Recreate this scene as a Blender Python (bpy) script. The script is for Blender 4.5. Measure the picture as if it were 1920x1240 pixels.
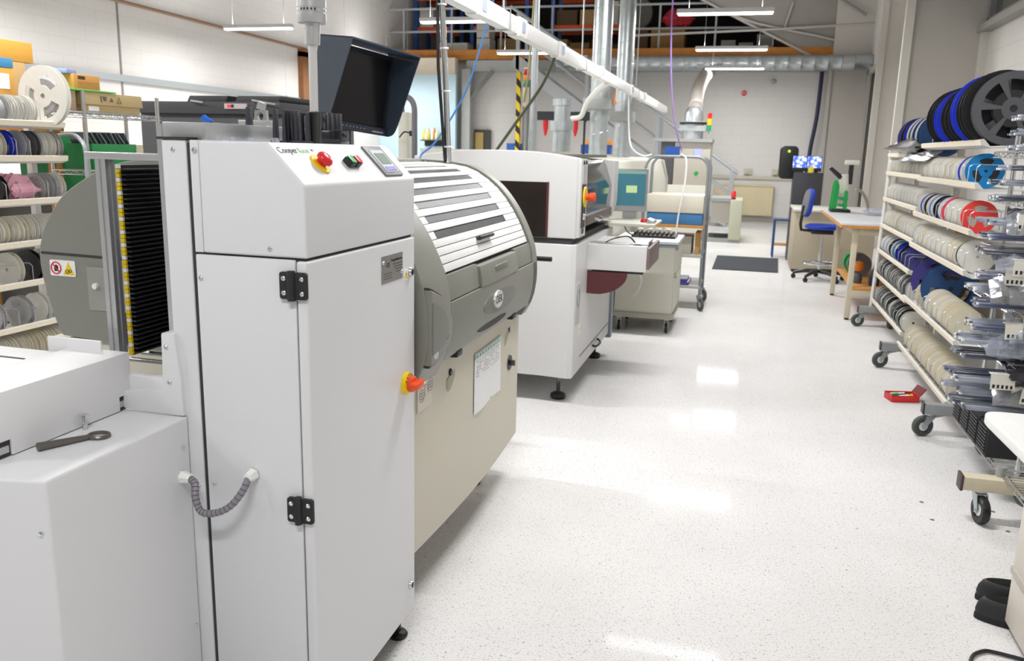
import bpy, bmesh, math, random
from mathutils import Matrix, Vector, Euler
for o in list(bpy.data.objects): bpy.data.objects.remove(o, do_unlink=True)
S = bpy.context.scene
C = S.collection
PI = math.pi
R = math.radians
rnd = random.Random(7)
V = Vector

# ------------------------------------------------------------------ camera
CAM = V((0, 0, 1.55)); FPX = 1565.0
def cam_axes(yaw=0.2670, pit=0.2125, rol=0.0245):
    f = V((-math.sin(yaw)*math.cos(pit), math.cos(yaw)*math.cos(pit), -math.sin(pit)))
    r = f.cross(V((0, 0, 1))).normalized(); u = r.cross(f)
    return r*math.cos(rol)+u*math.sin(rol), -r*math.sin(rol)+u*math.cos(rol), f
cr, cu, cf = cam_axes()
cd = bpy.data.cameras.new('camera'); cam = bpy.data.objects.new('camera', cd); C.objects.link(cam)
cam.matrix_world = Matrix(((cr.x, cu.x, -cf.x, CAM.x), (cr.y, cu.y, -cf.y, CAM.y), (cr.z, cu.z, -cf.z, CAM.z), (0, 0, 0, 1)))
cd.sensor_width = 36; cd.sensor_fit = 'HORIZONTAL'; cd.lens = FPX/1920*36
cd.clip_start = 0.05; cd.clip_end = 100
cd.dof.use_dof = True; cd.dof.focus_distance = 2.6; cd.dof.aperture_fstop = 6.3
S.camera = cam
# ------------------------------------------------------------------ world, exposure
w = bpy.data.worlds.new('world'); S.world = w; w.use_nodes = True
w.node_tree.nodes['Background'].inputs[0].default_value = (0.9, 0.95, 1, 1)
w.node_tree.nodes['Background'].inputs[1].default_value = 0.25
S.view_settings.view_transform = 'Standard'; S.view_settings.look = 'None'
S.view_settings.exposure = 0.0; S.view_settings.gamma = 1.0
S.view_settings.use_curve_mapping = False
# ------------------------------------------------------------------ ceiling lamps: 3 rows of hung battens (area light in each)
LAMP_W = 71.0
LAMPS = [(x, y+d) for y in (-0.2, 3.7, 7.6, 11.5, 15.35) for x, d in ((-7.55, .65), (-4.10, .3), (-0.45, 0))]+[(-.45, 18.6), (-8.3, 18.9), (-4.6, -4.2)]
LZ = 3.32
for (x, y) in LAMPS:
    ld = bpy.data.lights.new('batten_light', 'AREA'); ld.shape = 'RECTANGLE'; ld.size = 1.12; ld.size_y = 0.09
    ld.energy = LAMP_W*(.25 if y < -3 else .74 if y < 1.2 else 1 if y < 18 else .8); ld.color = (1.0, 0.99, 0.985)
    lo = bpy.data.objects.new('batten_light', ld); C.objects.link(lo); lo.location = (x, y, LZ-0.055)
    lu = ld.copy(); lu.energy = ld.energy*0.38; uo = bpy.data.objects.new('added_uplight', lu); C.objects.link(uo); uo.location = (x, y, LZ+0.07); uo.rotation_euler = (PI, 0, 0)  # added upward fill, brightens walls and roof above the lamps

# ------------------------------------------------------------------ materials
def lin(h):
    h = h.lstrip('#'); c = [int(h[i:i+2], 16)/255 for i in (0, 2, 4)]
    return tuple(((v+0.055)/1.055)**2.4 if v > 0.04045 else v/12.92 for v in c)
MATS = {}
def mat(name, col, rough=0.5, metal=0.0, var=0.05, scale=30.0, bump=0.0, emit=None, estr=0.0, trans=0.0, alpha=1.0, coat=0.0, spec=0.5):
    if name in MATS: return MATS[name]
    m = bpy.data.materials.new(name); m.use_nodes = True; nt = m.node_tree; b = nt.nodes['Principled BSDF']
    c = lin(col) if isinstance(col, str) else col
    tc = nt.nodes.new('ShaderNodeTexCoord'); no = nt.nodes.new('ShaderNodeTexNoise')
    no.inputs['Scale'].default_value = scale; no.inputs['Detail'].default_value = 4
    nt.links.new(tc.outputs['Object'], no.inputs['Vector'])
    mx = nt.nodes.new('ShaderNodeMix'); mx.data_type = 'RGBA'
    mx.inputs[6].default_value = (*[v*(1-var) for v in c], 1); mx.inputs[7].default_value = (*[min(1, v*(1+var)) for v in c], 1)
    nt.links.new(no.outputs[0], mx.inputs[0]); nt.links.new(mx.outputs[2], b.inputs['Base Color'])
    b.inputs['Roughness'].default_value = rough; b.inputs['Metallic'].default_value = metal
    b.inputs['Specular IOR Level'].default_value = spec
    if coat: b.inputs['Coat Weight'].default_value = coat; b.inputs['Coat Roughness'].default_value = 0.1
    if bump:
        bp = nt.nodes.new('ShaderNodeBump'); bp.inputs['Strength'].default_value = bump; bp.inputs['Distance'].default_value = 0.002
        nt.links.new(no.outputs[0], bp.inputs['Height']); nt.links.new(bp.outputs[0], b.inputs['Normal'])
    if emit: b.inputs['Emission Color'].default_value = (*lin(emit), 1); b.inputs['Emission Strength'].default_value = estr
    if trans: b.inputs['Transmission Weight'].default_value = trans
    if alpha < 1: b.inputs['Alpha'].default_value = alpha
    MATS[name] = m
    return m
M_powder = mat('powder_white', '#dcdde0', .42, bump=.12, scale=420, var=.02)
M_powder2 = mat('powder_white_plain', '#e4e4e6', .45, bump=.08, scale=400, var=.02)
M_gap = mat('gap_dark', '#333538', .7)
M_grey = mat('printer_grey', '#83847c', .42, bump=.1, scale=300, var=.04)
M_grey2 = mat('printer_grey_dark', '#74756e', .45, bump=.1, scale=300, var=.04)
M_cream = mat('printer_cream', '#d0cbbb', .5, bump=.1, scale=250, var=.03)
M_slat = mat('slat_white', '#e6e6e6', .5)
M_smoke = mat('smoked_window', '#3e4042', .4, scale=9, var=.5)
M_black = mat('black_plastic', '#1d1d1f', .4)
M_blackm = mat('black_matte', '#202124', .65, bump=.2, scale=200)
M_rubber = mat('rubber_dark', '#4c524f', .7)
M_chrome = mat('chrome', '#d5d8da', .18, 1.0)
M_alu = mat('aluminium', '#c6c8ca', .36, .85, scale=80)
M_steel = mat('steel_brushed', '#a9a9a6', .35, .9)
M_galv = mat('galvanised', '#bcc3c6', .32, .8, scale=14, var=.2)
M_steelgrey = mat('painted_grey_steel', '#9a9d9c', .5)
M_white = mat('white_plastic', '#eeeeec', .4)
M_whitep = mat('white_paper', '#f0f1f2', .7)
M_red = mat('red_plastic', '#d8262a', .3)
M_orange = mat('orange_plastic', '#e8501c', .35)
M_yellow = mat('yellow_plastic', '#f0cf10', .4)
M_green = mat('green_plastic', '#0f9a46', .35)
M_blue = mat('blue_plastic', '#2238c8', .4)
M_navy = mat('navy_plastic', '#2c4f86', .35)
M_purple = mat('purple_plastic', '#4a448c', .4)
M_card = mat('cardboard', '#c39a62', .8, bump=.2, scale=60)
M_card2 = mat('cardboard_pale', '#b59f72', .8, bump=.2, scale=60)
M_beigepost = mat('beige_paint', '#cfc6ad', .5)
M_pp = mat('placer_white', '#d6d6d6', .42, bump=.06, scale=300)
M_ppcream = mat('placer_cream', '#cdccbf', .5)
M_maroon = mat('maroon', '#54262a', .55)
M_wood = mat('pine_wood', '#c58a45', .6, scale=8, var=.25)
M_conv_grey = mat('spiral_wrap_grey', '#87848c', .45)
M_clear = mat('clear_plastic', '#cfd6e4', .12, trans=.55, alpha=.55, var=.03)
M_film = mat('antistatic_film', '#9a9da2', .22, .55, var=.35, scale=45, bump=.9)
M_blacktube = mat('smoky_tube', '#565b68', .2, coat=.4, alpha=.9)
M_bluetube = mat('blue_tint_tube', '#7d84a6', .2, trans=.3, alpha=.85)

# ------------------------------------------------------------------ mesh builder
def wm(o):
    m = Matrix.LocRotScale(o.location, o.rotation_euler, o.scale)
    return wm(o.parent) @ m if o.parent else m
class MB:
    def __init__(s): s.bm = bmesh.new(); s.T = Matrix.Identity(4); s.mi = 0
    def v(s, p): return s.bm.verts.new(s.T @ V(p))
    def f(s, vs):
        try:
            f = s.bm.faces.new(vs); f.material_index = s.mi; return f
        except ValueError: return None
    def box(s, lo, hi):
        x0, y0, z0 = lo; x1, y1, z1 = hi
        a = [s.v(p) for p in ((x0,y0,z0),(x1,y0,z0),(x1,y1,z0),(x0,y1,z0),(x0,y0,z1),(x1,y0,z1),(x1,y1,z1),(x0,y1,z1))]
        for q in ((3,2,1,0),(4,5,6,7),(0,1,5,4),(1,2,6,5),(2,3,7,6),(3,0,4,7)): s.f([a[i] for i in q])
        return s
    def cbox(s, c, d, rot=None):
        T = s.T; s.T = T @ Matrix.Translation(c) @ (Euler(rot).to_matrix().to_4x4() if rot else Matrix.Identity(4))
        s.box((-d[0]/2,-d[1]/2,-d[2]/2), (d[0]/2,d[1]/2,d[2]/2)); s.T = T; return s
    def ring(s, c, u, w, r, n, r2=None):
        r2 = r if r2 is None else r2
        return [s.v(V(c)+u*(r*math.cos(2*PI*i/n))+w*(r2*math.sin(2*PI*i/n))) for i in range(n)]
    def bridge(s, a, b, close=True):
        n = len(a)
        for i in range(n if close else n-1):
            j = (i+1) % n; s.f([a[i], a[j], b[j], b[i]])
    def cyl(s, a, b, r, r2=None, n=16, cap=True):
        a, b = V(a), V(b); d = (b-a).normalized(); u = d.orthogonal().normalized(); w = d.cross(u)
        A = s.ring(a, u, w, r, n); B = s.ring(b, u, w, r if r2 is None else r2, n); s.bridge(A, B)
        if cap: s.f(A[::-1]); s.f(B)
        return s
    def tube(s, pts, r, n=8, cap=True):
        pts = [V(p) for p in pts]; prev = None; u = None; first = None
        for i, p in enumerate(pts):
            d = ((pts[min(i+1, len(pts)-1)]-p).normalized() + (p-pts[max(i-1, 0)]).normalized())
            if d.length < 1e-6: d = pts[min(i+1, len(pts)-1)]-p
            d.normalize()
            if u is None: u = d.orthogonal().normalized()
            u = (u-d*u.dot(d)).normalized(); w = d.cross(u)
            ri = r[i] if isinstance(r, (list, tuple)) else r
            g = s.ring(p, u, w, ri, n)
            if prev: s.bridge(prev, g)
            else: first = g
            prev = g
        if cap: s.f(first[::-1]); s.f(prev)
        return s
    def prism(s, poly, ax, lo, hi):
        def mk(p, h): return {'x': (h, p[0], p[1]), 'y': (p[0], h, p[1]), 'z': (p[0], p[1], h)}[ax]
        A = [s.v(mk(p, lo)) for p in poly]; B = [s.v(mk(p, hi)) for p in poly]
        s.bridge(A, B); s.f(A[::-1]); s.f(B); return s
    def lathe(s, prof, o=(0,0,0), d=(0,0,1), n=24):
        d = V(d).normalized(); u = d.orthogonal().normalized(); w = d.cross(u); o = V(o); prev = None
        for (r, h) in prof:
            if r < 1e-6: g = [s.v(o+d*h)]
            else: g = s.ring(o+d*h, u, w, r, n)
            if prev:
                if len(prev) == 1 and len(g) > 1:
                    for i in range(n): s.f([prev[0], g[i], g[(i+1) % n]])
                elif len(g) == 1 and len(prev) > 1:
                    for i in range(n): s.f([prev[i], prev[(i+1) % n], g[0]])
                elif len(g) > 1: s.bridge(prev, g)
            prev = g
        return s
    def quad(s, *p): s.f([s.v(q) for q in p]); return s
    def mesh(s, name, m, bevel=0, ang=38, seg=2):
        bm = s.bm; bmesh.ops.remove_doubles(bm, verts=bm.verts, dist=1e-6)
        bmesh.ops.recalc_face_normals(bm, faces=bm.faces)
        if bevel:
            es = [e for e in bm.edges if len(e.link_faces) == 2 and e.calc_face_angle(0) > R(30)]
            bmesh.ops.bevel(bm, geom=es, offset=bevel, segments=seg, affect='EDGES', clamp_overlap=True, profile=.6)
        for f in bm.faces: f.smooth = True
        for e in bm.edges:
            if len(e.link_faces) == 2 and e.calc_face_angle(0) > R(ang): e.smooth = False
        me = bpy.data.meshes.new(name); bm.to_mesh(me); bm.free()
        for q in (m if isinstance(m, (list, tuple)) else [m]): me.materials.append(q)
        return me
    def build(s, name, m, parent=None, bevel=0, world=True, ang=38, seg=2):
        if parent is not None and world:
            bmesh.ops.transform(s.bm, matrix=wm(parent).inverted(), verts=s.bm.verts)
        me = s.mesh(name, m, bevel, ang, seg)
        return link(name, me, parent)
def link(name, me, parent=None):
    o = bpy.data.objects.new(name, me); C.objects.link(o)
    if parent is not None: o.parent = parent
    return o
def thing(name, label, cat, loc=(0,0,0), rot=(0,0,0), group=None):
    o = bpy.data.objects.new(name, None); C.objects.link(o); o.location = loc; o.rotation_euler = rot
    o.empty_display_size = .05
    return tag(o, label, cat, group)
def tag(o, label, cat, group=None):
    o['label'] = label; o['category'] = cat
    if group: o['group'] = group
    return o
def struct(o): o['kind'] = 'structure'; return o
def solo(mb, name, m, label, cat, group=None, bevel=0, ang=38):
    """one mesh thing with its origin at the middle of its base"""
    xs = [v.co for v in mb.bm.verts]
    c = V(((min(v.x for v in xs)+max(v.x for v in xs))/2, (min(v.y for v in xs)+max(v.y for v in xs))/2, min(v.z for v in xs)))
    bmesh.ops.translate(mb.bm, vec=-c, verts=mb.bm.verts)
    o = mb.build(name, m, bevel=bevel, ang=ang); o.location = c
    return tag(o, label, cat, group)
def text(name, s, size, m, parent, loc, xd, yd, ext=0.0004, align='CENTER'):
    cu_ = bpy.data.curves.new(name, 'FONT'); cu_.body = s; cu_.size = size; cu_.extrude = ext; cu_.align_x = align; cu_.align_y = 'CENTER'
    cu_.resolution_u = 3
    t = bpy.data.objects.new(name, cu_); C.objects.link(t)
    dg = bpy.context.evaluated_depsgraph_get(); me = bpy.data.meshes.new_from_object(t.evaluated_get(dg))
    bpy.data.objects.remove(t, do_unlink=True)
    x = V(xd).normalized(); y = V(yd); y = (y-x*y.dot(x)).normalized(); z = x.cross(y)
    T = Matrix(((x.x, y.x, z.x, loc[0]), (x.y, y.y, z.y, loc[1]), (x.z, y.z, z.z, loc[2]), (0,0,0,1)))
    me.transform(wm(parent).inverted() @ T); me.materials.clear(); me.materials.append(m); me.name = name
    return link(name, me, parent)
def arc(c, r, a0, a1, n): return [(c[0]+r*math.cos(R(a0+(a1-a0)*i/n)), c[1]+r*math.sin(R(a0+(a1-a0)*i/n))) for i in range(n+1)]
def cat_rom(P, n=6):
    P = [V(p) for p in P]; out = []
    for i in range(len(P)-1):
        p0 = P[max(i-1, 0)]; p1 = P[i]; p2 = P[i+1]; p3 = P[min(i+2, len(P)-1)]
        for k in range(n):
            t = k/n; out.append(.5*((2*p1)+(p2-p0)*t+(2*p0-5*p1+4*p2-p3)*t*t+(3*p1-p0-3*p2+p3)*t**3))
    out.append(P[-1]); return out
def rrect(w, h, r, n=4, cx=0, cy=0):
    p = []
    for (sx, sy, a) in ((1,1,0),(-1,1,90),(-1,-1,180),(1,-1,270)):
        p += arc((cx+sx*(w/2-r), cy+sy*(h/2-r)), r, a, a+90, n)
    return p
def ray_pt(px, py, X=None, Y=None, Z=None):
    d = cf*FPX+cr*(px-960)-cu*(py-620)
    t = X/d.x if X is not None else (Y/d.y if Y is not None else (Z-CAM.z)/d.z)
    return CAM+d*t
# ================================================================== the setting
def node_mat(name, fn):
    m = bpy.data.materials.new(name); m.use_nodes = True; nt = m.node_tree; fn(nt, nt.nodes['Principled BSDF']); return m
def floor_nodes(nt, b):
    tc = nt.nodes.new('ShaderNodeTexCoord')
    def ramp(src, a, c0, c1, bb):
        r = nt.nodes.new('ShaderNodeValToRGB'); r.color_ramp.elements[0].position = a; r.color_ramp.elements[1].position = bb
        r.color_ramp.elements[0].color = (*c0, 1); r.color_ramp.elements[1].color = (*c1, 1); nt.links.new(src, r.inputs[0]); return r
    n1 = nt.nodes.new('ShaderNodeTexNoise'); n1.inputs['Scale'].default_value = 1.3; n1.inputs['Detail'].default_value = 3
    n2 = nt.nodes.new('ShaderNodeTexNoise'); n2.inputs['Scale'].default_value = 125; n2.inputs['Detail'].default_value = 3; n2.inputs['Roughness'].default_value = .62; n2.inputs['Distortion'].default_value = 1.2
    n3 = nt.nodes.new('ShaderNodeTexNoise'); n3.inputs['Scale'].default_value = 150; n3.inputs['Detail'].default_value = 2
    for n in (n1, n2, n3): nt.links.new(tc.outputs['Object'], n.inputs['Vector'])
    base = ramp(n1.outputs[0], .35, lin('#dcdbdb'), lin('#e4e3e3'), .65)
    sp = ramp(n2.outputs[0], .33, (0.32, 0.32, 0.32), (1, 1, 1), .372)
    sp2 = ramp(n3.outputs[0], .30, (0.62, 0.60, 0.58), (1, 1, 1), .42)
    m1 = nt.nodes.new('ShaderNodeMix'); m1.data_type = 'RGBA'; m1.blend_type = 'MULTIPLY'; m1.inputs[0].default_value = 1
    m2 = nt.nodes.new('ShaderNodeMix'); m2.data_type = 'RGBA'; m2.blend_type = 'MULTIPLY'; m2.inputs[0].default_value = 1
    nt.links.new(base.outputs[0], m1.inputs[6]); nt.links.new(sp.outputs[0], m1.inputs[7])
    nt.links.new(m1.outputs[2], m2.inputs[6]); nt.links.new(sp2.outputs[0], m2.inputs[7])
    nt.links.new(m2.outputs[2], b.inputs['Base Color']); b.inputs['Roughness'].default_value = .07; b.inputs['Specular IOR Level'].default_value = .006
M_floor = node_mat('floor_vinyl', floor_nodes)
def block_nodes(c1, c2, along):
    def fn(nt, b):
        tc = nt.nodes.new('ShaderNodeTexCoord'); sp = nt.nodes.new('ShaderNodeSeparateXYZ'); cb = nt.nodes.new('ShaderNodeCombineXYZ')
        nt.links.new(tc.outputs['Object'], sp.inputs[0]); nt.links.new(sp.outputs[along], cb.inputs[0]); nt.links.new(sp.outputs[2], cb.inputs[1])
        br = nt.nodes.new('ShaderNodeTexBrick'); br.inputs['Scale'].default_value = 1; br.inputs['Mortar Size'].default_value = .006; br.inputs['Mortar Smooth'].default_value = .6
        br.inputs['Brick Width'].default_value = .45; br.inputs['Row Height'].default_value = .225; br.inputs['Bias'].default_value = -.3
        br.inputs['Color1'].default_value = (*lin(c1), 1); br.inputs['Color2'].default_value = (*[v*.98 for v in lin(c1)], 1); br.inputs['Mortar'].default_value = (*lin(c2), 1)
        nt.links.new(cb.outputs[0], br.inputs['Vector']); nt.links.new(br.outputs[0], b.inputs['Base Color']); b.inputs['Roughness'].default_value = .6
    return fn
M_wallx = node_mat('painted_block_back', block_nodes('#dedcd9', '#d4d2cf', 0))
M_wally = node_mat('painted_block_side', block_nodes('#dedbd7', '#d2cfcb', 1))
M_greywall = mat('grey_cladding', '#bfbab3', .7, scale=5, var=.04)
M_roof = mat('roof_lining', '#b4b4b1', .7, scale=3, var=.05)
M_dark = mat('dark_void', '#15140f', .8)
M_trimw = mat('trim_white', '#d8d4cc', .5)
def wall(name, lo, hi, m): return struct(MB().box(lo, hi).build(name, m))
XL, XR, YB, YN = -9.2, 2.4, 21.0, -6.5
wall('floor', (XL-.2, YN-.2, -.12), (XR+.2, 26.2, 0), M_floor)
wall('wall_left', (XL-.2, YN, 0), (XL, 26, 8.6), M_wally)
wall('wall_back', (XL, YB, 0), (XR, YB+.15, 3.72), M_wallx)
wall('wall_rear', (XL, YN-.2, 0), (XR, YN, 7.6), M_wallx)
# right wall with a door opening far down
b = MB(); b.box((XR, YN, 0), (XR+.2, 18.75, 3.0)); b.box((XR, 20.45, 0), (XR+.2, 26, 3.0)); b.box((XR, 10.6, 2.999), (XR+.2, 18.75, 3.4)); b.box((XR, 20.45, 2.999), (XR+.2, 26, 3.4)); b.box((XR, YN, 3.0), (XR+.2, 6.2, 5.6)); b.box((XR, 10.6, 3.4), (XR+.2, 26, 5.6)); b.box((XR, 6.2, 4.6), (XR+.2, 10.6, 5.6))
struct(b.build('wall_right', M_wally))
d = MB().box((XR+.03, 18.8, .02), (XR+.1, 20.4, 3.36)).build('door_1', mat('door_dark', '#3a3833', .5)); struct(d)
MB().box((XR-.05, 18.62, 0), (XR+.02, 18.8, 3.45)).box((XR-.05, 20.4, 0), (XR+.02, 20.55, 3.45)).box((XR-.05, 18.62, 3.36), (XR+.02, 20.55, 3.48)).build('door_frame', M_greywall, d)
# high window on the right wall
wn = MB().box((XR-.04, 6.2, 3.0), (XR+.06, 10.6, 3.07)).box((XR-.04, 6.2, 4.53), (XR+.06, 10.6, 4.6)).build('window_1', mat('window_frame_grey', '#8a8a8c', .5)); struct(wn)
b = MB()
for y in (6.2, 7.7, 9.2, 10.52): b.box((XR-.04, y, 3.0), (XR+.06, y+.08, 4.6))
b.build('mullion', MATS['window_frame_grey'], wn)
MB().box((XR+.02, 6.25, 3.05), (XR+.03, 10.55, 4.55)).build('pane', mat('window_pane_night', '#4a5352', .08, coat=.6), wn)
MB().box((XR-.12, 6.1, 2.93), (XR+.05, 10.7, 3.0)).build('window_sill', mat('sill_grey', '#9c9a96', .5), wn)
wall('wall_pier_near', (1.6, 10.62, 0), (XR, 11.0, 5.6), M_greywall)
wall('wall_pier_middle', (2.05, 16.0, 0), (XR, 16.5, 5.4), M_greywall)
wall('wall_pier_far', (1.6, 20.6, 0), (XR, 21.0, 5.4), M_greywall)
b = MB().box((1.54, 10.56, 0), (1.63, 10.63, 5.6)); struct(b.build('trim_1', M_trimw))
b = MB().box((1.96, 15.96, 0), (2.06, 16.06, 5.4)); struct(b.build('trim_2', mat('trim_grey', '#bab6ae', .5)))
b = MB().box((1.54, 20.56, 0), (1.62, 20.62, 3.5)); struct(b.build('trim_3', MATS['trim_grey']))
b = MB().box((2.32, 10.55, 1.6), (2.4, 10.63, 2.93)); struct(b.build('trim_4', M_trimw))
# roof: slopes up to the left
b = MB(); x0, x1 = XR+.2, XL-.2; z0, z1 = 5.3, 8.3
b.quad((x0, YN-.2, z0), (x0, 26.2, z0), (x1, 26.2, z1), (x1, YN-.2, z1)); b.quad((x0, YN-.2, z0+.1), (x1, YN-.2, z1+.1), (x1, 26.2, z1+.1), (x0, 26.2, z0+.1))
struct(b.build('ceiling', M_roof))
zr = lambda x: z0+(x0-x)/(x0-x1)*(z1-z0)
b = MB()
for y in (8.0, 12.5, 17.0, 20.5):
    b.tube([(XR, y, zr(XR)-.15), (-2, y, zr(-2)-.15), (XL, y, zr(XL)-.15)], .07, 6)
    b.tube([(2.2, y, 4.6), (.6, y, zr(.6)-.2)], .03, 6)
for x in (1.6, .2, -1.4, -3.2): b.tube([(x, YN, zr(x)-.06), (x, 26, zr(x)-.06)], .04, 6)
struct(b.build('trim_5', mat('truss_grey', '#8c8c89', .55)))
# grey gable lining right of the mezzanine opening, with a pale brace along its edge
q = [(1.25, 3.75), (-.68, 4.72), (-1.75, 5.28), (-1.75, 7.2), (XR, 7.2), (XR, 3.75)]
struct(MB().prism(q, 'y', 20.74, 20.82).build('wall_gable', mat('gable_grey', '#97938d', .7, scale=4)))
b = MB().tube([(1.2, 20.7, 3.76), (-.68, 20.7, 4.70), (-1.75, 20.7, 5.25)], .035, 6).tube([(-.68, 20.68, 4.70), (-.1, 20.68, 4.50), (.513, 20.68, 4.36), (1.2, 20.68, 4.22), (1.61, 20.68, 4.12)], .03, 6).tube([(.513, 20.68, 4.36), (.66, 20.68, 4.93)], .025, 6).tube([(XR, 20.6, 4.45), (.2, 20.6, 4.35), (-3, 20.6, 4.25)], .028, 6)
struct(b.build('trim_16', mat('brace_pale', '#b5b1aa', .5)))
# mezzanine
wall('floor_mezzanine', (XL, YB-.25, 3.72), (XR, 26, 3.9), mat('mezz_deck', '#8e7a5a', .7))
wall('wall_mezzanine_back', (XL, 26, 0), (XR, 26.2, 8.4), mat('mezz_back', '#2f2c28', .8))
e = MB().box((XL, YB-.3, 3.74), (1.66, YB-.24, 3.98)).build('trim_6', mat('deck_edge_timber', '#b9772e', .6, scale=6, var=.3)); struct(e)
b = MB().box((-7.0, YB-.34, 3.46), (XR-.1, YB-.05, 3.72)); struct(b.build('trim_7', mat('steel_channel', '#a7aaa8', .5)))
b = MB().box((-7.06, 20.5, 0), (-6.84, 20.72, 3.5)); struct(b.build('trim_8', MATS['steel_channel']))
b = MB().box((-5.45, 20.4, 0), (-5.25, 20.6, 3.5)); struct(b.build('trim_9', mat('steel_column_dark', '#7f827f', .5)))
b = MB().tube([(-6.9, 20.6, 2.75), (-6.3, 20.6, 3.45)], .06, 6); struct(b.build('trim_10', MATS['steel_column_dark']))
# pale blue partition under the mezzanine, left
wall('wall_partition', (XL, 20.3, 0), (-7.15, 20.44, 3.35), mat('partition_pale_blue', '#bcd6e2', .6))
b = MB().box((XL, 20.24, 3.35), (-7.15, 20.46, 3.74)); struct(b.build('trim_11', mat('cream_fascia', '#cbbfae', .6)))
# skirting / dado
b = MB().box((-6.7, 20.95, 1.02), (1.6, 21.0, 1.1)); struct(b.build('trim_12', mat('dado_trunking', '#c9c4b8', .5)))
b = MB().box((-6.7, 20.97, 0), (1.6, 21.0, .12)); struct(b.build('baseboard_back', mat('baseboard_grey', '#b0aca4', .5)))
# left wall: panel joints, conduit
b = MB()
for y in (5.35, 6.05, 7.9, 11.0): b.box((XL-.005, y, 0), (XL+.012, y+.03, 6.5))
struct(b.build('trim_13', mat('joint_grey', '#8b8984', .6)))
b = MB().box((XL, 2, 2.42), (XL+.07, 16.2, 2.52)); struct(b.build('trim_14', mat('cable_tray', '#a6acae', .4, .4)))
b = MB().tube([(XL+.06, 5, 3.62), (XL+.06, 16.5, 3.52)], .03, 6); struct(b.build('trim_15', mat('brown_pipe', '#8f7058', .5)))
b = MB().box((XL, 16.25, 0), (XL+.12, 16.5, 3.45)).box((XL, 17.9, 0), (XL+.12, 18.1, 3.45)).box((XL, 16.25, 3.35), (XL+.12, 18.1, 3.5)); df = struct(b.build('door_2', mat('door_timber', '#8a5c35', .6)))
MB().box((XL, 16.5, 0), (XL+.04, 17.9, 3.36)).build('door_leaf', mat('door_white', '#c9cac9', .5), df)
# ------------------------------------------------------------------ lamps
M_lampbody = mat('lamp_body', '#c9c9cc', .4)
M_glow = mat('lamp_diffuser', '#ffffff', .3, emit='#fffdf6', estr=9)
def lamp_mesh():
    b = MB().prism([(-.05, .03), (-.035, .055), (.035, .055), (.05, .03), (.05, 0), (-.05, 0)], 'x', -.6, .6); body = b.mesh('housing', M_lampbody)
    g = MB().box((-.585, -.042, -.022), (.585, .042, 0)).mesh('diffuser', M_glow, bevel=.012)
    h = MB().tube([(0, 0, .05), (0, 0, 1.6)], .003, 4).mesh('hanger', M_steelgrey)
    return body, g, h
LB, LG, LH = lamp_mesh()
LN = {(-0.45, 18.6): 'lit batten lamp just above the wall duct at the far end', (-0.45, 11.5): 'white hung batten lamp nearest above the aisle, largest in view', (-0.45, 15.35): 'white hung batten lamp in front of the timber deck edge, over the far aisle',
      (-4.10, 11.8): 'white hung batten lamp behind the cable of the white trunking, left of it', (-4.10, 15.65): 'white hung batten lamp partly behind the white trunking, above the hazard striped post',
      (-7.55, 12.15): 'white hung batten lamp in front of the left wall'}
for (x, y) in LAMPS:
    t = thing('batten_lamp', LN.get((round(x, 2), round(y, 2)), 'white hung batten lamp with lit diffuser, out of the photo'), 'lamp', (x, y, LZ), group='hung batten lamps')
    link('housing', LB, t); link('diffuser', LG, t)
    for s_ in (-.45, .45): link('hanger', LH, t).location.x = s_
# ================================================================== magazine loader (foreground)
def screw(parent, p, n, r=.0055, name='screw'):
    p, n = V(p), V(n); b = MB().lathe([(0, .004), (r*.6, .0038), (r, .0018), (r*1.05, 0)], p, n, 12); return b.build(name, M_chrome, parent)
CX0, CX1, CY0, CY1 = -1.222, -.93, 1.66, 2.29
L = thing('magazine_loader', 'tall white powder coated board loader cabinet with orange isolator switch on its door', 'machine', (-1.2, 1.95, 0))
# main cabinet body (fixed side) and door
b = MB().box((CX0+.004, CY0, .1), (-.9612, CY1, 1.298)); b.build('cabinet_body', M_powder, L, bevel=.003)
door = MB().box((-.958, CY0-.002, .1), (CX1, CY1, 1.296)).build('door', M_powder, L, bevel=.007, seg=3)
MB().box((CX0+.002, CY0+.006, .1), (CX1-.01, CY1-.006, 1.305)).build('door_gap', M_gap, L)
# upper control housing with a sloping panel
top = [(CX0+.028, 1.303), (CX1, 1.303), (CX1, 1.464), (-1.019, 1.555), (CX0+.028, 1.555)]
hs = MB().prism(top, 'y', CY0-.003, CY1).build('control_housing', M_powder, L, bevel=.006, seg=3)
MB().box((CX0+.004, CY0, 1.303), (CX0+.026, CY1, 1.556)).build('upper_side_panel', M_powder, L, bevel=.002)
MB().box((CX0-.006, CY0+.004, .2), (CX0+.006, CY1, 1.55)).build('seam_strip', M_gap, L)
MB().box((-1.292, CY0+.0, .2), (CX0-.006, CY0+.10, 1.556)).build('frame_cover', M_powder, L, bevel=.004)
# slope frame
sx, sz = Vector((CX1, 0, 1.464)), Vector((-1.019, 0, 1.555))
sd = (sz-sx).normalized(); sn = Vector((-sd.z, 0, sd.x)); sn = -sn if sn.z < 0 else sn
slen = (sz-sx).length
def SP(y, t, h=0.0): q = sx+sd*(t*slen)+sn*h; return V((q.x, y, q.z))
text('maker_lettering', 'Cooper', .026, mat('lettering_dark', '#3a3d40', .5), hs, SP(1.712, .81, .0008), (0,1,0), sd)
text('maker_lettering', 'Racer', .022, mat('lettering_green', '#a6d99a', .5), hs, SP(1.784, .81, .0008), (0,1,0), sd)
text('maker_lettering', 'co', .014, mat('lettering_grey', '#8a8e92', .5), hs, SP(1.824, .83, .0008), (0,1,0), sd)
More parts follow.
